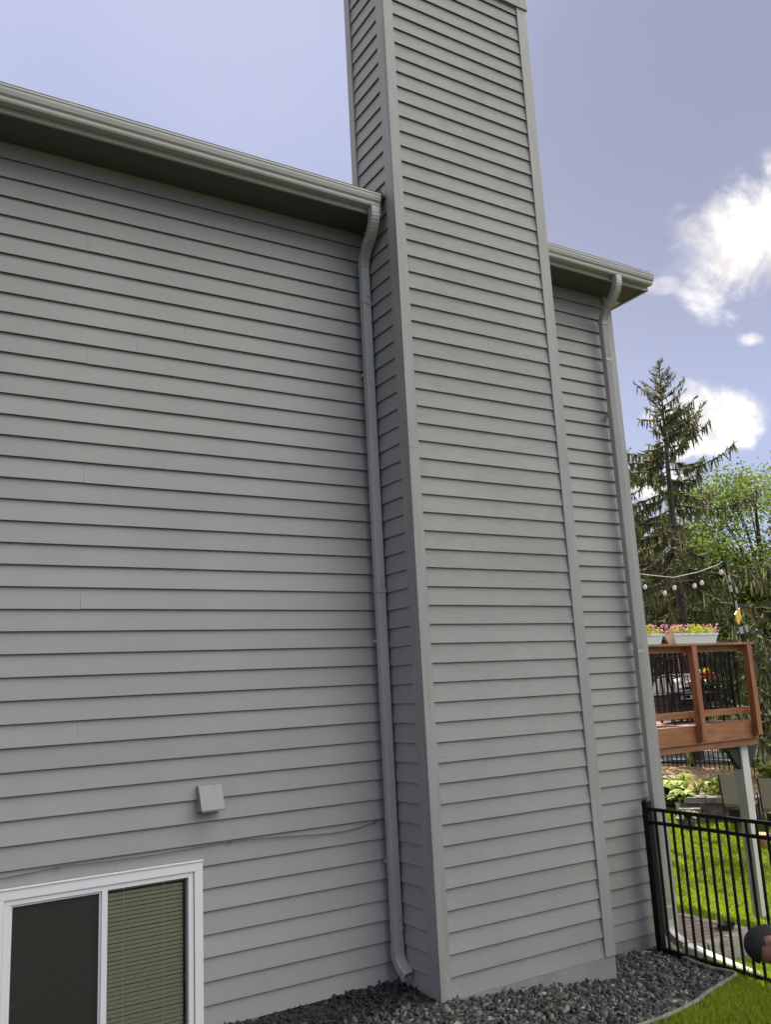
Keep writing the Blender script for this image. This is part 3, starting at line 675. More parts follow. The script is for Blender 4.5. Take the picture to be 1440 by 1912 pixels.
while x < DX1 - .1:
    if abs(x - 9.83) > .06: MB().bar((x, DY0 + .028, DZ + .12), (x, DY0 + .028, ZT - .01), .019, .019, (1, 0, 0)).build('baluster', M['black'], deck)
    x += .104
y = DY0 + .14
while y < 4.6: MB().bar((DX1 - .03, y, DZ + .12), (DX1 - .03, y, ZT - .01), .019, .019, (1, 0, 0)).build('baluster', M['black'], deck); y += .104
sp = MB().box(10.82, 10.97, 2.06, 2.21, -1.5, DZ - .25).build('support_post', M['white_post'], deck, bevel=.006)
MB().box(8.0, 8.15, 5.9, 6.05, -1.5, DZ - .25).build('support_post', M['white_post'], deck, bevel=.006)
for sg, xo in ((-1, 10.818), (1, 10.972)):
    bc = MB(); pts = [(xo, .86)] + [(xo + sg * (.34 * t), .86 + .325 * math.sin(t * 1.57) ** 1.4) for t in (.12, .25, .4, .55, .7, .85, 1.0)] + [(xo, 1.185)]
    for y in (2.09, 2.17): bc.poly([(x, y, z) for x, z in pts])
    for (p, q), (u, v) in zip(pts, pts[1:] + pts[:1]): bc.quad((p, 2.09, q), (u, 2.09, v), (u, 2.17, v), (p, 2.17, q))
    bc.build('brace', M['rubber'], deck)

# flower boxes on the rail
def tufts(mb_cols, n, box, size, tones, bladed=.5):
    """random small leaf quads in a box with a domed top -> (V,F,C)"""
    (x0, x1, y0, y1, z0, z1) = box; x = rng.uniform(x0, x1, n); y = rng.uniform(y0, y1, n)
    dome = (1 - .35 * ((2 * (x - x0) / (x1 - x0) - 1) ** 4)) * (.7 + .3 * np.sin(x * 37 + 1) * np.sin(x * 17)); z = z0 + (z1 - z0) * rng.random(n) ** .7 * dome
    return quads(np.stack([x, y, z], 1), size, tones)
def quads(P, size, tones, up=0.0):
    n = len(P); R3 = rand_rot(n); s = size * rng.uniform(.6, 1.4, n); q = np.array([[-.5, 0, 0], [0, -.32, 0], [.5, 0, 0], [0, .32, 0]])
    V = np.einsum('nij,kj->nki', R3, q) * s[:, None, None] + P[:, None, :]
    F = (np.arange(n)[:, None] * 4 + np.arange(4)); t = tones if hasattr(tones, '__len__') else rng.random(n)
    C = np.repeat(np.stack([t, t, t, np.ones(n)], 1), 4, 0); return V.reshape(-1, 3), F, C
def flower_box(x0, x1, label, seed):
    y0, y1, z0, z1 = 1.885, 2.045, ZT + .033, ZT + .175
    root = empty('flower_box', ((x0 + x1) / 2, 1.965, z0), label, 'planter', 'white flower boxes on the deck rail')
    mb = MB(); f = .05
    lo = [(x0 + f, y0 + .02, z0), (x1 - f, y0 + .02, z0), (x1 - f, y1 - .02, z0), (x0 + f, y1 - .02, z0)]; hi = [(x0 + .01, y0, z1 - .03), (x1 - .01, y0, z1 - .03), (x1 - .01, y1, z1 - .03), (x0 + .01, y1, z1 - .03)]
    for i in range(4): j = (i + 1) % 4; mb.quad(lo[i], lo[j], hi[j], hi[i])
    mb.poly(lo); mb.build('box', M['planter'], root)
    r = MB(); r.box(x0, x1, y0 - .008, y0 + .008, z1 - .03, z1).box(x0, x1, y1 - .008, y1 + .008, z1 - .03, z1).box(x0, x0 + .015, y0 + .008, y1 - .008, z1 - .03, z1).box(x1 - .015, x1, y0 + .008, y1 - .008, z1 - .03, z1)
    r.box(x0 + .0155, x1 - .0155, y0 + .0085, y1 - .0085, z1 - .025, z1 - .015); r.build('rim', M['planter'], root)
    V, F, C = tufts(None, 560, (x0 + .02, x1 - .0, y0 - .01, y1 + .02, z1 - .03, z1 + .135), .042, None); arr_mesh('foliage', V, F, M['lime'], root, colors=C)
    n = 130; x = np.concatenate([rng.uniform(x0 - .03, x0 + (x1 - x0) * .42, n), rng.uniform(x0 + (x1 - x0) * .75, x1 + .05, n // 2)]); y = rng.uniform(y0 - .03, y1 + .02, len(x)); z = z1 + .02 + rng.random(len(x)) * .105
    V, F, C = quads(np.stack([x, y, z], 1), .036, None); arr_mesh('blossoms', V, F, M['petal'], root, colors=C)
flower_box(9.50, 10.42, 'white flower box nearest the deck corner with lime foliage and pink edges', 1)
flower_box(8.42, 9.30, 'white flower box of pink and lime flowers beside the house downspout', 2)

# grill, chairs, hanging pot
def grill():
    gx, gy = 10.62, 2.82; r = empty('grill', (gx, gy, DZ), 'black barbecue grill with rounded silver topped lid on the deck', 'grill')
    mb = MB(); n0 = 0; prof = []
    for i in range(11):
        a = math.pi * i / 10; prof.append((math.cos(a) * .24, math.sin(a) * .26))
    mb.sweep(prof, [(gx - .34, gy, DZ + .44), (gx + .34, gy, DZ + .44)], [((0, 1, 0), (0, 0, 1))] * 2)
    for x in (gx - .34, gx + .34): mb.poly([(x, gy + u, DZ + .44 + v) for u, v in prof])
    lid = mb.build('lid', M['steel'], r, smooth=True)
    MB().tube([(gx - .26, gy - .27, DZ + .50), (gx + .26, gy - .27, DZ + .50)], .012, 8).build('handle', M['rubber'], lid)
    MB().box(gx - .36, gx + .36, gy - .26, gy + .26, DZ + .26, DZ + .435).build('firebox', M['rubber'], r, bevel=.01)
    MB().box(gx - .34, gx + .34, gy - .285, gy - .262, DZ + .33, DZ + .40).build('control_panel', M['steel'], r, bevel=.004)
    for x in (gx - .2, gx, gx + .2): MB().lathe([(.0, 0), (.022, .0), (.018, .03), (0, .03)], (0, 0, 0), 10).build('knob', M['rubber'], r).matrix_world = Matrix.Translation((x, gy - .286, DZ + .365)) @ Matrix.Rotation(math.pi / 2, 4, 'X')
    MB().box(gx - .62, gx - .365, gy - .2, gy + .2, DZ + .40, DZ + .425).build('side_shelf', M['rubber'], r)
    MB().box(gx - .33, gx + .33, gy - .22, gy + .22, DZ + .05, DZ + .255).build('cabinet', M['rubber'], r, bevel=.008)
    for x in (-.28, .28):
        for y in (-.18, .18): MB().tube([(gx + x, gy + y, DZ + .003), (gx + x, gy + y, DZ + .05)], .02, 8).build('caster', M['rubber'], r)
grill()
def chair(cx, cy, rz, label):
    r = empty('patio_chair', (cx, cy, DZ), label, 'chair', 'black metal chairs on the deck'); ca, sa_ = math.cos(rz), math.sin(rz)
    def P(x, y, z): return (cx + x * ca - y * sa_, cy + x * sa_ + y * ca, DZ + z)
    fr = MB()
    for s in (-.24, .24): fr.tube([P(s, .22, .42), P(s, .26, .62), P(s, .31, .90)], .013, 6)
    fr.tube([P(-.24, .31, .90), P(-.12, .325, .94), P(.12, .325, .94), P(.24, .31, .90)], .014, 6); fr.tube([P(-.24, .28, .72), P(.24, .28, .72)], .010, 6)
    fr.build('back_frame', M['black'], r, smooth=True)
    sl_ = MB()
    for i in range(7): x = -.18 + i * .06; sl_.tube([P(x, .23, .46), P(x, .315, .91)], .006, 5)
    sl_.build('back_slats', M['black'], r)
    st = MB(); c = [P(-.25, -.24, .43), P(.25, -.24, .43), P(.25, .23, .42), P(-.25, .23, .42)]; st.poly(c); st.poly([(a, b, z - .025) for a, b, z in c])
    for i in range(4): j = (i + 1) % 4; st.quad(c[i], c[j], (c[j][0], c[j][1], c[j][2] - .025), (c[i][0], c[i][1], c[i][2] - .025))
    st.build('seat', M['black'], r)
    for s in (-.24, .24):
        MB().tube([P(s, -.23, .41), P(s * 1.05, -.26, .005)], .013, 6).build('leg', M['black'], r); MB().tube([P(s, .22, .41), P(s * 1.05, .30, .005)], .013, 6).build('leg', M['black'], r)
        MB().tube([P(s, .285, .68), P(s * 1.1, .0, .66), P(s * 1.1, -.22, .64), P(s, -.235, .42)], .012, 6).build('armrest', M['black'], r, smooth=True)
chair(9.62, 2.62, math.radians(160), 'black metal patio chair left of the grill, half behind the downspout'); chair(10.45, 2.42, math.radians(100), 'black metal patio chair in front of the grill, beside the middle railing post')
hp = empty('flower_pot', (10.92, 2.50, 1.78), 'dark pot of red and yellow flowers hung inside the deck railing', 'flower pot')
MB().lathe([(0, 0), (.13, 0), (.17, .10), (.19, .20), (.20, .205), (.18, .19), (0, .19)], (10.88, 2.50, 1.80), 16).build('pot', M['rubber'], hp, smooth=True)
MB().tube([(10.88, 2.50, 1.98), (11.0, 2.5, 2.02), (11.03, 2.5, 2.3)], .006, 6).build('hook', M['black'], hp)
a = rng.normal(0, .12, (380, 3)) * (1, 1, .45) + (10.88, 2.50, 2.06); V, F, C = quads(a, .06, None); arr_mesh('foliage', V, F, M['leaf_mid'], hp, colors=C)
a = rng.normal(0, .08, (130, 3)) * (1, 1, .5) + (10.76, 2.48, 2.17); V, F, C = quads(a, .05, None); arr_mesh('blossoms', V, F, M['red'], hp, colors=C)
a = rng.normal(0, .05, (60, 3)) * (1, 1, .5) + (10.70, 2.48, 2.23); V, F, C = quads(a, .05, None); arr_mesh('blossoms', V, F, M['lime'], hp, colors=C)

# string lights and corner pole
sl_root = empty('string_lights', (11.05, 2.2, 3.79), 'string of clear bulbs on a thin wire above the deck rail', 'string lights')
wp = [(11.05, 5.2, 4.30), (11.05, 3.82, 3.885), (11.05, 3.08, 3.72), (11.05, 2.6, 3.735), (11.02, 2.19, 3.79), (10.965, 2.05, 3.83)]
sm = []
for i in range(len(wp) - 1):
    for t in (0, .2, .4, .6, .8): sm.append(tuple(Vector(wp[i]).lerp(Vector(wp[i + 1]), t)))
sm.append(wp[-1]); MB().tube(sm, .006, 5).build('support_wire', mat('pale cable', (.42, .42, .38), .5), sl_root)
bulbs = [(3.67, 3.65), (3.28, 3.50), (3.08, 3.56), (2.69, 3.54), (2.55, 3.57), (2.18, 3.68)]
lw = [(11.05, 4.3, 3.85)]
for (y, z) in bulbs: lw += [(11.05, y + .05, z + .095), (11.05, y, z + .085)]
lw.append((10.98, 2.05, 3.80)); MB().tube(lw, .004, 5).build('wire', M['black'], sl_root)
for (y, z) in bulbs:
    b = MB().lathe([(.0, -.045), (.020, -.038), (.030, -.018), (.030, .0), (.022, .022), (.013, .038)], (11.05, y, z), 12).build('bulb', mat('bulb glass white', (.75, .75, .72), .15), sl_root, smooth=True)
    MB().lathe([(.0, .08), (.014, .08), (.017, .04), (.013, .034), (0, .034)], (11.05, y, z), 10).build('socket', M['black'], b)
pole = empty('ornament_pole', (11.17, 2.05, ZT), 'thin dark pole at the deck corner hung with glass pieces', 'pole')
MB().tube([(11.21, 2.06, 1.6), (11.17, 2.055, 2.65), (11.05, 2.05, 3.42), (10.965, 2.05, 3.84)], .014, 8).build('rod', M['black'], pole)
for (x, z, w, h) in ((11.00, 3.56, .05, .10), (11.0, 3.41, .07, .10), (11.13, 3.39, .05, .09), (11.08, 3.16, .045, .14), (11.12, 2.80, .08, .10), (11.24, 2.82, .06, .10)):
    MB().bar((x, 2.02, z + h / 2), (x + .012, 2.02, z - h / 2), w, .008, (0, 1, 0)).build('glass_piece', M['pale_glass'], pole, bevel=.002)
lf = MB(); pts = [(-.01, -.12), (-.065, -.05), (-.055, .01), (-.075, .03), (.0, .10), (.06, .13), (.055, .04), (.07, .0), (.03, -.06)]
lf.poly([(11.09 + u, 2.01, 3.0 + v) for u, v in pts]); lf.poly([(11.09 + u, 2.022, 3.0 + v) for u, v in pts])
for i in range(len(pts)): (a, b), (c, d) = pts[i], pts[(i + 1) % len(pts)]; lf.quad((11.09 + a, 2.01, 3 + b), (11.09 + c, 2.01, 3 + d), (11.09 + c, 2.022, 3 + d), (11.09 + a, 2.022, 3 + b))
lf.build('leaf_panel', M['yellow'], pole)

# ---------------------------------------------------------------- paved landing, stone wall, pots, plants, patio chairs
PZ = -.55
pv = MB(); pv.poly([(x, y, PZ) for x, y in PATHP]); 
for i in range(len(PATHP)): (a, b), (c, d) = PATHP[i], PATHP[(i + 1) % len(PATHP)]; pv.quad((a, b, PZ), (c, d, PZ), (c, d, -1.2), (a, b, -1.2))
tag(pv.build('path', M['paver']), kind='structure', label='reddish brick paver landing beside the house corner')
kb = MB()
def block_row(p0, p1, n, z0, z1, depth):
    p0 = Vector((*p0, 0)); p1 = Vector((*p1, 0)); d = (p1 - p0) / n; nr = Vector((d.y, -d.x, 0)).normalized()
    for i in range(n):
        a = p0 + d * (i + .03); b = p0 + d * (i + .97); o = nr * (depth + rnd.uniform(-.01, .012)); zz = z1 + rnd.uniform(-.006, .006)
        q = [a + nr * .004, b + nr * .004, b + o, a + o]; lo_ = [(*p.xy, z0 + .004) for p in q]; hi_ = [(*p.xy, zz) for p in q]; kb.poly(lo_); kb.poly(hi_)
        for k in range(4): m_ = (k + 1) % 4; kb.quad(lo_[k], lo_[m_], hi_[m_], hi_[k])
for z0, z1, dp in ((PZ - .10, PZ + .005, .12), (PZ - .21, PZ - .10, .13), (PZ - .32, PZ - .21, .12)):
    block_row((7.60, .55), (8.13, .57), 3, z0, z1, dp); block_row((8.13, .57), (8.50, .56), 2, z0, z1, dp); block_row((8.50, .56), (8.45, 1.45), 4, z0, z1, dp)
tag(kb.build('block_edging', M['paver_edge'], bevel=.008), 'low tan block wall edging the brick landing', 'block wall')
sc_ = MB().lathe([(0, .0), (.08, .0), (.10, .05), (.105, .055), (.095, .045), (.08, .015), (0, .012)], (8.40, .70, PZ + .004), 18).build('saucer', M['rubber'], smooth=True)
tag(sc_, 'black round dish sitting at the corner of the brick landing', 'dish')
# dry stone retaining wall
sw = MB()
def stone_rows(p0, p1, zb, rows, h, depth, seed):
    r = random.Random(seed); p0 = Vector((*p0, 0)); p1 = Vector((*p1, 0)); d = (p1 - p0); L_ = d.length; d.normalize(); nr = Vector((d.y, -d.x, 0))
    for j in range(rows):
        t = -r.uniform(0, .15); top = j == rows - 1
        while t < L_ - .1:
            w = min(r.uniform(.28, .45), L_ - t); a = p0 + d * (t + .008); b = p0 + d * (t + w - .008); o0 = nr * (-depth); o1 = nr * (r.uniform(0, .03) + (.05 if top else -.02 * j))
            z0 = zb + j * h + .004; z1 = z0 + h - .006 - (0.02 if top else 0) + r.uniform(-.004, .004)
            q = [a + o0, b + o0, b + o1, a + o1]; lo_ = [(*p.xy, z0) for p in q]; hi_ = [(*p.xy, z1) for p in q]; sw.poly(lo_); sw.poly(hi_)
            for k in range(4): m_ = (k + 1) % 4; sw.quad(lo_[k], lo_[m_], hi_[m_], hi_[k])
            t += w
stone_rows((15.45, 7.15), (16.35, 5.95), -.90, 4, .14, .35, 3); stone_rows((15.15, 7.05), (15.45, 6.65), -.92, 3, .13, .3, 4)
tag(sw.build('stone_wall', M['stone'], bevel=.018), 'low grey stone retaining wall at the edge of the mulch bed', 'stone wall')
sheet('patio', [(15.5, 6.4), (16.5, 5.2), (19.0, 4.0), (16.4, 6.0)], M['paver_edge'], .02, label='grey stone patio under the sling chairs', sub=8)
def leaf_rosette(n, c, length, width, rise, droop, tones=None):
    """arching leaves from a centre; each leaf three quads"""
    V = []; F = []; C = []
    for i in range(n):
        a = rng.uniform(0, 6.283); L_ = length * rng.uniform(.6, 1.15); w = width * rng.uniform(.7, 1.2); r0 = rise * rng.uniform(.6, 1.3); dx, dy = math.cos(a), math.sin(a); t = rng.random() if tones is None else tones; b = len(V)
        for k, s in enumerate((0, .35, .7, 1.0)):
            px, py = c[0] + dx * L_ * s, c[1] + dy * L_ * s; pz = c[2] + r0 * math.sin(min(s * 1.9, 1.57)) - droop * s * s; ww = w * (0.25, .9, 1.0, .05)[k] / 2
            V += [(px - dy * ww, py + dx * ww, pz), (px + dy * ww, py - dx * ww, pz)]; C += [(t, t, t, 1)] * 2
        for k in range(3): F.append((b + 2 * k, b + 2 * k + 1, b + 2 * k + 3, b + 2 * k + 2))
    return V, F, C
def plant(name, c, label, cat, matn, n, length, width, rise, droop, group=None, parent=None):
    V, F, C = leaf_rosette(n, c, length, width, rise, droop); o = arr_mesh(name, np.array(V), np.array(F), M[matn], parent, colors=np.array(C))
    return tag(o, label, cat, group) if parent is None else o
gz = lambda x, y: float(ground_z(x, y))
hg = 'hosta plants along the bank'
for (x, y, s, lb) in ((15.75, 8.25, 1.25, 'big pale green hosta beside the house downspout'), (16.35, 8.9, 1.0, 'yellow green hosta higher on the bank behind the big hosta'), (16.6, 10.2, 1.0, 'small yellow hosta near the far fence by the downspout'), (15.95, 7.55, .8, 'pale hosta between the white bucket and the big hosta'), (17.2, 7.75, .85, 'bright lime hosta beside the deck support post'), (15.35, 8.55, 1.2, 'low pale hosta in front of the bank, against the downspout'), (16.05, 9.4, 1.1, 'pale hosta halfway up the bank by the downspout'), (16.15, 8.15, 1.0, 'dense green hosta in the middle of the hosta row')):
    plant('hosta', (x, y, gz(x, y)), lb, 'plant', 'hosta', 60, .44 * s, .21 * s, .36 * s, .16 * s, hg)
for (x, y, lb) in ((16.75, 8.25, 'green strap leaved daylily in the middle of the mulch bed'), (16.55, 7.35, 'yellow strap leaved daylily behind the black pots'), (16.9, 7.0, 'yellow green daylily beside the stone wall and taupe chair')):
    plant('daylily', (x, y, gz(x, y)), lb, 'plant', 'lily', 80, .34, .026, .42, .18, 'daylilies in the mulch bed')
for (x, y, s, lb) in ((18.9, 7.55, .8, 'variegated leafy plant behind the two taupe chairs'), (19.3, 7.2, .7, 'pale leafy plant under the far fence at the frame edge')):
    plant('leafy_plant', (x, y, gz(x, y)), lb, 'plant', 'hosta', 70, .4 * s, .12, .45 * s, .1, 'leafy plants behind the chairs')
def pot(name, x, y, prof, m_, label, leaf=None, k=16, dz=.012):
    z = gz(x, y) + dz; r = empty(name, (x, y, z), label, 'plant pot'); MB().lathe(prof, (x, y, z), k).build('pot', M[m_], r, smooth=True)
    top = prof[-1][1]
    if leaf: plant('leaves', (x, y, z + top), None, None, leaf[0], leaf[1], leaf[2], leaf[3], leaf[4], leaf[5], parent=r)
PB = [(0, 0), (.10, 0), (.135, .22), (.14, .23), (.125, .215), (0, .20)]
pot('bucket', 15.55, 7.35, PB, 'planter', 'white plastic bucket holding a leafy green hosta', ('hosta', 60, .30, .16, .26, .12))
pot('nursery_pot', 16.25, 7.45, PB, 'rubber', 'black nursery pot below the daylily, left of its neighbour', ('lily', 40, .28, .03, .35, .15)); pot('nursery_pot', 16.35, 6.85, PB, 'rubber', 'black nursery pot close behind the stone wall', ('lily', 50, .30, .03, .42, .12))
pot('planter_bowl', 14.75, 6.55, [(0, 0), (.12, 0), (.21, .14), (.23, .19), (.235, .20), (.21, .185), (0, .17)], 'stone', 'round grey bowl with pale succulent leaves before the stone wall', ('lily', 26, .24, .10, .16, .08))
pot('clay_pot', 14.55, 4.72, [(0, 0), (.10, 0), (.15, .16), (.17, .17), (.17, .21), (.15, .21), (0, .18)], 'terracotta', 'terracotta pot at the right edge behind the near fence')
def sling_chair(x, y, rz, label):
    z0 = gz(x, y) + .03; r = empty('sling_chair', (x, y, z0), label, 'chair', 'taupe sling chairs on the patio'); ca, sn = math.cos(rz), math.sin(rz)
    def P(a, b, c): return (x + a * ca - b * sn, y + a * sn + b * ca, z0 + c)
    sl2 = MB(); prof = [(-.28, .44), (.20, .38), (.27, .45), (.42, 1.02)]
    for (b0, c0), (b1, c1) in zip(prof[:-1], prof[1:]):
        for o in (0, .012): sl2.quad(P(-.27, b0, c0 - o), P(.27, b0, c0 - o), P(.27, b1, c1 - o), P(-.27, b1, c1 - o))
    sl2.build('sling', M['sling'], r)
    for s in (-.285, .285):
        MB().tube([P(s, .43, 1.03), P(s, .27, .45), P(s, .20, .37), P(s, -.30, .44)], .016, 6).build('side_frame', M['rubber'], r)
        MB().tube([P(s, .30, .55), P(s * 1.08, .0, .60), P(s * 1.08, -.26, .60), P(s, -.33, .01)], .016, 6).build('armrest', M['rubber'], r)
        MB().tube([P(s, .16, .38), P(s, .36, .01)], .016, 6).build('leg', M['rubber'], r)
    MB().bar(P(-.27, -.2, .12), P(.27, -.2, .12), .03, .30, (0, 0, 1)).build('front_panel', M['rubber'], r)
sling_chair(15.62, 5.90, math.radians(118), 'taupe sling patio chair beside the stone wall'); sling_chair(15.75, 5.10, math.radians(118), 'taupe sling patio chair at the frame edge, right of the deck post')

# ---------------------------------------------------------------- trees
def spruce(x, y, H, R, label, seed, lean=(0, 0), dens=1.0, group='spruces beyond the deck', zmin=1.2):
    r = np.random.default_rng(seed); z0 = gz(x, y) - .05; root = empty('spruce_tree', (x, y, z0), label, 'spruce', group)
    tk = [(x + lean[0] * (t ** 1.5), y + lean[1] * (t ** 1.5), z0 + H * t) for t in np.linspace(0, 1, 12)]; MB().tube(tk, [max(.012, .20 * (1 - t) ** .9) for t in np.linspace(0, 1, 12)], 8).build('trunk', M['bark'], root, smooth=True)
    limb = MB(); TP = []; TD = []; TL = []; TT = []
    h = H - .25; k = 0
    while h > zmin:
        f = 1 - h / H; L0 = R * min(f ** .85, 1.9 * f ** 1.15) * (1.0 if f < .75 else 1 - .25 * (f - .75) / .25) + .09
        nb = 5 + int(r.random() * 3) if f > .1 else 4
        for b in range(nb):
            k += 1; az = r.uniform(0, 6.283); L_ = L0 * (r.uniform(.45, 1.22) if f > .12 else r.uniform(.8, 1.1)); hh = h + r.uniform(-.15, .15); t = hh / H
            if f > .22 and r.random() < .30: continue
            el = np.interp(f, [0, .15, .4, 1], [.90, .30, .0, -.15]) + r.normal(0, .10); sag = np.interp(f, [0, .2, .5, 1], [0, .08, .22, .30]) * L_; lift = np.interp(f, [0, .5, 1], [.05, .20, .34]) * L_
            c, s = math.cos(az), math.sin(az); bx, by, bz = x + lean[0] * t ** 1.5, y + lean[1] * t ** 1.5, z0 + hh; pts = []
            bend = r.normal(0, .12)
            for u in np.linspace(0, 1, 8):
                d = L_ * u; pts.append((bx + (c * math.cos(el) - s * bend * u) * d, by + (s * math.cos(el) + c * bend * u) * d, bz + math.sin(el) * d - sag * (math.sin(u * math.pi * .75)) + lift * u ** 3))
            limb.tube(pts, [max(.006, .032 * (L_ / 4 + .25) * (1 - .85 * u)) for u in np.linspace(0, 1, 8)], 4, False)
            pa = np.array(pts); ns = int(L_ / (.0165 if f > .15 else .020) * dens)
            for q in range(ns):
                u = r.uniform(.12, 1.0) if f > .2 else r.uniform(.02, 1); i = min(int(u * 7), 6); w = u * 7 - i; p = pa[i] * (1 - w) + pa[i + 1] * w
                out = pa[min(i + 1, 7)] - pa[i]; out = out / (np.linalg.norm(out) + 1e-9); side = np.array([-s, c, 0]) * (1 if r.random() < .5 else -1)
                hang = r.random() < np.interp(f, [.05, .3, .6], [.10, .58, .66])
                if hang: d = np.array([0, 0, -1.0]) + side * r.normal(0, .22) + out * r.normal(.1, .2); ln = r.uniform(.12, .46) * np.interp(f, [0, .2, 1], [.35, .9, 1.1])
                else: d = side * r.uniform(.5, 1) + out * r.uniform(.5, 1.0) + np.array([0, 0, r.normal(-.08 if f > .25 else .12, .15)]); ln = r.uniform(.12, .42) * (1.15 - u * .5) * np.interp(f, [0, .15, .4], [.5, .7, 1.0])
                d = d / np.linalg.norm(d); TP.append(p); TD.append(d); TL.append(ln); TT.append(np.clip(r.normal(.42 if not hang else .52, .24), 0, 1))
        h -= np.interp(f, [0, .1, .5, 1], [.18, .25, .30, .36])
    limb.build('limbs', M['bark'], root)
    P = np.array(TP); D = np.array(TD); Ln = np.array(TL); n = len(P); rv = r.normal(size=(n, 3)); S = np.cross(D, rv); S /= np.linalg.norm(S, axis=1, keepdims=True) + 1e-9; S2 = np.cross(D, S)
    V = []; F = []; C = []; o = 0
    w0 = np.clip(Ln * .11, .013, .034)[:, None]
    for sv in (S, S2):
        q = np.stack([P - sv * w0 * .5, P + sv * w0 * .5, P + D * Ln[:, None] * .55 + sv * w0 * .62, P + D * Ln[:, None], P + D * Ln[:, None] * .55 - sv * w0 * .62], 1); V.append(q.reshape(-1, 3))
        F.append(np.arange(n)[:, None] * 5 + np.array([[0, 1, 2, 4]]) + o); F.append(np.arange(n)[:, None] * 5 + np.array([[4, 2, 3, 3]]) + o); o += n * 5
    V = np.concatenate(V); t = np.repeat(np.concatenate([np.array(TT)] * 2), 5); C = np.stack([t, t, t, np.ones(len(t))], 1)
    tri = np.concatenate([np.concatenate([f[:, [0, 1, 2]], f[:, [0, 2, 3]]]) if i % 2 == 0 else f[:, [0, 1, 2]] for i, f in enumerate(F)])
    arr_mesh('crown', V, tri, M['needle'], root, colors=C)
def broadleaf(x, y, H, R, label, seed, matn, cz=.62, nclump=60, leaves=150, ls=.16, group='leafy trees behind the deck', squash=.8):
    r = np.random.default_rng(seed); z0 = gz(x, y) - .05; root = empty('leafy_tree', (x, y, z0), label, 'tree', group)
    mb = MB(); c0 = np.array([x, y, z0 + H * cz]); mb.tube([(x, y, z0), (x + .1, y, z0 + H * .25), (x, y + .1, z0 + H * .5), (x, y, z0 + H * .8)], [.24, .19, .13, .05], 8)
    P = []; T = []
    for i in range(nclump):
        d = r.normal(size=3); d /= np.linalg.norm(d); rr = R * r.uniform(.45, 1.0); c = c0 + d * rr * np.array([1, 1, squash * (H * (1 - cz)) / R * 1.2]); c[2] = max(c[2], z0 + H * .12)
        cs_ = R * r.uniform(.14, .30); n = int(leaves * r.uniform(.6, 1.3)); pp = r.normal(size=(n, 3)) * cs_ * np.array([.62, .62, .42]) + c; P.append(pp); T.append(np.clip(r.normal(.5 + r.normal(0, .16), .18, n), 0, 1))
        if i % 2 == 0:
            m_ = c0 * .6 + np.array([x, y, z0 + H * .35]) * .4; mb.tube([(x, y, z0 + H * r.uniform(.25, .5)), tuple((m_ + c) / 2), tuple(c)], [.06, .035, .012], 4, False)
    mb.build('trunk', M['bark'], root)
    V, F, C = quads(np.concatenate(P), ls, np.concatenate(T)); arr_mesh('crown', V, F, M[matn], root, colors=C)
spruce(19.95, 10.47, 11.65, 5.0, 'tall dark spruce with pointed tip rising above the deck', 21, lean=(.22, -.14), dens=1.0)
spruce(21.6, 13.9, 10.9, 3.6, 'smaller spruce tip just visible beside the house corner', 22)
spruce(18.1, 5.15, 6.9, 4.6, 'near spruce at the frame edge with long limbs reaching in', 23, lean=(-.1, .05), dens=1.3, zmin=2.0)
broadleaf(32.9, 16.6, 12.0, 4.6, 'sunlit light green tree behind the spruces, at the frame edge', 31, 'leaf_light', nclump=100, leaves=330, ls=.135)
broadleaf(30.2, 19.4, 9.0, 4.2, 'mid green tree across the road directly behind the tall spruce', 32, 'leaf_mid', nclump=80, leaves=260, ls=.14)
broadleaf(34.5, 12.6, 10.0, 4.4, 'second light green tree, further right across the road', 33, 'leaf_light', nclump=90, leaves=300, ls=.135)
broadleaf(29.0, 23.4, 8.0, 4.0, 'mid green tree across the road beside the house corner', 34, 'leaf_mid', nclump=70, leaves=240, ls=.14)
broadleaf(14.6, 10.7, 9.8, 2.3, 'slim leafy tree added unseen behind the house to dapple the lawn', 36, 'leaf_light', cz=.74, nclump=14, leaves=110, ls=.16)  # unseen tree, added so its crown throws dappled shade on the lawn
broadleaf(38.5, 24.0, 9.5, 5.0, 'dark green tree far behind the others', 35, 'leaf_mid', nclump=70, leaves=140, ls=.24)
for i, (x, y, H, R, lb) in enumerate(((27.2, 15.3, 4.2, 2.4, 'dark rounded shrub across the road below the tall spruce'), (28.3, 12.6, 4.6, 2.6, 'dark rounded shrub across the road right of the spruce'), (27.4, 18.8, 4.4, 2.5, 'dark rounded shrub across the road by the house corner'), (28.8, 9.4, 4.0, 2.4, 'dark rounded shrub across the road at the frame edge'))):
    broadleaf(x, y, H, R, lb, 40 + i, 'leaf_mid', cz=.5, nclump=45, leaves=130, ls=.15, group='shrubs across the road', squash=.75)

# ---------------------------------------------------------------- person bending down at the right edge
def skin_body(name, joints, edges, m_, parent=None, sub=2):
    me = bpy.data.meshes.new(name + '_cage'); me.from_pydata([j[0] for j in joints], edges, []); me.update(); o = bpy.data.objects.new(name + '_cage', me); COL.objects.link(o)
    o.modifiers.new('skin', 'SKIN'); sv = me.skin_vertices[0].data
    for v, j in zip(sv, joints): v.radius = j[1] if hasattr(j[1], '__len__') else (j[1], j[1])
    sv[0].use_root = True; s = o.modifiers.new('sub', 'SUBSURF'); s.levels = s.render_levels = sub
    dg = bpy.context.evaluated_depsgraph_get(); nm = bpy.data.meshes.new_from_object(o.evaluated_get(dg)); nm.name = name; bpy.data.objects.remove(o)
    nm.materials.clear(); return link(name, nm, m_, parent, True)
HC = Vector((4.70, -2.63, .63)); RV = Vector((.85, -.527, 0)); FV = Vector((.527, .85, 0)); UP = Vector((0, 0, 1))   # head centre; body lies to RV
def pp(r_, f_, u_): return tuple(HC + RV * r_ + FV * f_ + UP * u_)
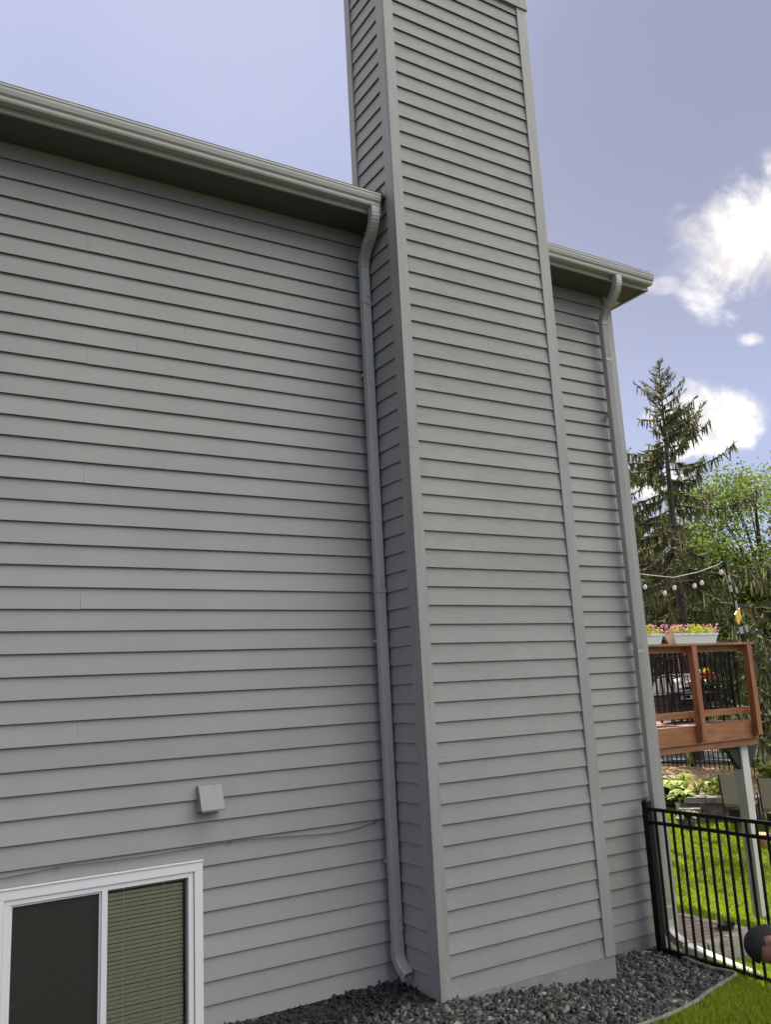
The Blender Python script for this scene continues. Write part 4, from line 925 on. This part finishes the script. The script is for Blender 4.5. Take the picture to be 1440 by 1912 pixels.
def person():
    body_j = [(pp(.78, .0, -.12), .150), (pp(.62, .0, -.02), .135), (pp(.42, 0, .03), .155), (pp(.24, 0, .02), .13), (pp(.13, .0, .0), .062), (pp(.06, 0, -.01), .06),
              (pp(.27, .19, -.02), .062), (pp(.22, .27, -.26), .048), (pp(.12, .22, -.48), .036), (pp(.09, .21, -.56), (.042, .022)),
              (pp(.27, -.19, -.02), .062), (pp(.24, -.27, -.26), .048), (pp(.14, -.20, -.48), .036), (pp(.11, -.19, -.56), (.042, .022)),
              (pp(.80, .12, -.22), .105), (pp(.50, .16, -.55), .078), (pp(.86, .14, -.64), .060), (pp(.95, .14, -.66), .045), (pp(.92, .14, -.72), .03),
              (pp(.80, -.12, -.22), .105), (pp(.50, -.16, -.55), .078), (pp(.86, -.14, -.64), .060), (pp(.95, -.14, -.66), .045), (pp(.92, -.14, -.72), .03)]
    ed = [(0, 1), (1, 2), (2, 3), (3, 4), (4, 5), (3, 6), (6, 7), (7, 8), (8, 9), (3, 10), (10, 11), (11, 12), (12, 13), (0, 14), (14, 15), (15, 16), (16, 17), (17, 18), (0, 19), (19, 20), (20, 21), (21, 22), (22, 23)]
    for side, w in ((1, 9), (-1, 13)):          # five fingers and a thumb rooted in each palm, resting on the ground
        b = Vector(body_j[w][0]); base = len(body_j)
        for i in range(4):
            o = (i - 1.5) * .021; L_ = (.062, .074, .070, .055)[i]; body_j += [(tuple(b + FV * o + RV * -.03 + UP * -.004), .0095), (tuple(b + FV * o * 1.15 + RV * (-.03 - L_ * .55) + UP * -.012), .0085), (tuple(b + FV * o * 1.2 + RV * (-.03 - L_) + UP * -.026), .007)]
            k = base + i * 3; ed += [(w, k), (k, k + 1), (k + 1, k + 2)]
        k = len(body_j); body_j += [(tuple(b + FV * (-.035 * side) + RV * .0), .011), (tuple(b + FV * (-.06 * side) + RV * -.03 + UP * -.012), .009)]; ed += [(w, k), (k, k + 1)]
    p = skin_body('person', body_j, ed, M['skin']); tag(p, 'person with dark hair bending down at the right edge by the near fence', 'person')
    # head joined into the body mesh: skull, jaw, nose and ears from one deformed sphere
    bm = bmesh.new(); bm.from_mesh(p.data); hb = bmesh.new(); bmesh.ops.create_uvsphere(hb, u_segments=32, v_segments=24, radius=1.0)
    CR = (-RV * .92 - UP * .10 + FV * .10).normalized(); FA = (-UP * .93 - RV * .12 - FV * .42); FA = (FA - CR * FA.dot(CR)).normalized(); SD = CR.cross(FA)
    def hpt(c):   # local: x side, y face, z crown
        x, y, z = c; r = Vector((x * .076, y * .098, z * .118))
        if z < 0: r.x *= 1 - .30 * z * z; r.y *= 1 - .12 * z * z + (.10 * -z if y > 0 else -.18 * -z)
        if y > 0:
            r.y += .024 * math.exp(-((x / .16) ** 2 + ((z + .08) / .16) ** 2)); r.y -= .012 * math.exp(-(((abs(x) - .36) / .17) ** 2 + ((z - .10) / .13) ** 2))
            r.y += .007 * math.exp(-((x / .3) ** 2 + ((z + .44) / .07) ** 2)); r.y -= .006 * math.exp(-((x / .3) ** 2 + ((z + .50) / .03) ** 2)); r.y += .012 * math.exp(-((x / .3) ** 2 + ((z + .82) / .15) ** 2))
        ear = math.exp(-(((y + .08) / .16) ** 2 + ((z + .02) / .26) ** 2)) * (abs(x) > .8); r.x += math.copysign(.022 * ear, x)
        return r
    HCN = HC
    vs = [(v, hpt(v.co.copy())) for v in hb.verts]
    for v, r in vs: v.co = HCN + SD * r.x + FA * r.y + CR * r.z
    tmp = bpy.data.meshes.new('t'); hb.to_mesh(tmp); hb.free(); bm.from_mesh(tmp); bpy.data.meshes.remove(tmp); bmesh.ops.recalc_face_normals(bm, faces=bm.faces); bm.to_mesh(p.data); bm.free()
    p.data.polygons.foreach_set('use_smooth', [True] * len(p.data.polygons))
    h2 = bmesh.new(); bmesh.ops.create_uvsphere(h2, u_segments=96, v_segments=72, radius=1.0); dele = []
    for v in h2.verts:
        x, y, z = v.co; r = hpt((x, y, z)) * 1.0; g = 1.10 + .015 * math.sin(x * 9 + z * 4) * math.sin(y * 11) ; hair = (z > .32 + .25 * max(y, 0)) or (y < -.12 and z > -.55) or (y < .15 and z > .02)
        if not hair: dele.append(v)
        if abs(x) > .72 and abs(y + .02) < .34 and z < .22: dele.append(v)
        rr = Vector((x * .076, y * .098, z * .118)) * g; rr.z += .01 * (z > .3)
        v.co = HCN + SD * rr.x + FA * rr.y + CR * rr.z
    bmesh.ops.delete(h2, geom=list(set(dele)), context='VERTS'); hm = bpy.data.meshes.new('hair'); h2.to_mesh(hm); h2.free(); link('hair', hm, M['hair'], p, True)
    ey = MB()
    for s in (-.36, .36):
        e = HCN + SD * (s * .076) + FA * (.093) + CR * .012; ey.lathe([(0, -.010), (.008, -.006), (.010, 0), (.008, .006), (0, .010)], tuple(e), 10)
    ey.build('eyes', mat('eye white', (.7, .68, .65), .3), p, smooth=True)
    sj = [(pp(.70, 0, -.06), .165), (pp(.62, 0, -.015), .155), (pp(.42, 0, .035), .172), (pp(.24, 0, .025), .147), (pp(.165, .0, .008), .085), (pp(.27, .19, -.015), .080), (pp(.235, .245, -.16), .068), (pp(.27, -.19, -.015), .080), (pp(.25, -.245, -.16), .068)]
    skin_body('shirt', sj, [(0, 1), (1, 2), (2, 3), (3, 4), (3, 5), (5, 6), (3, 7), (7, 8)], M['shirt'], p)
    tj = [(pp(.74, 0, -.10), .165), (pp(.79, .12, -.23), .122), (pp(.50, .16, -.545), .094), (pp(.85, .14, -.64), .072), (pp(.79, -.12, -.23), .122), (pp(.50, -.16, -.545), .094), (pp(.85, -.14, -.64), .072)]
    skin_body('trousers', tj, [(0, 1), (1, 2), (2, 3), (0, 4), (4, 5), (5, 6)], M['jeans'], p)
    sh_ = MB()
    for f_ in (.14, -.14): sh_.bar(pp(.90, f_, -.66), pp(1.02, f_, -.71), .09, .07, RV).bar(pp(.97, f_, -.70), pp(.88, f_, -.75), .09, .05, RV)
    sh_.build('shoes', M['rubber'], p, bevel=.015)
person()
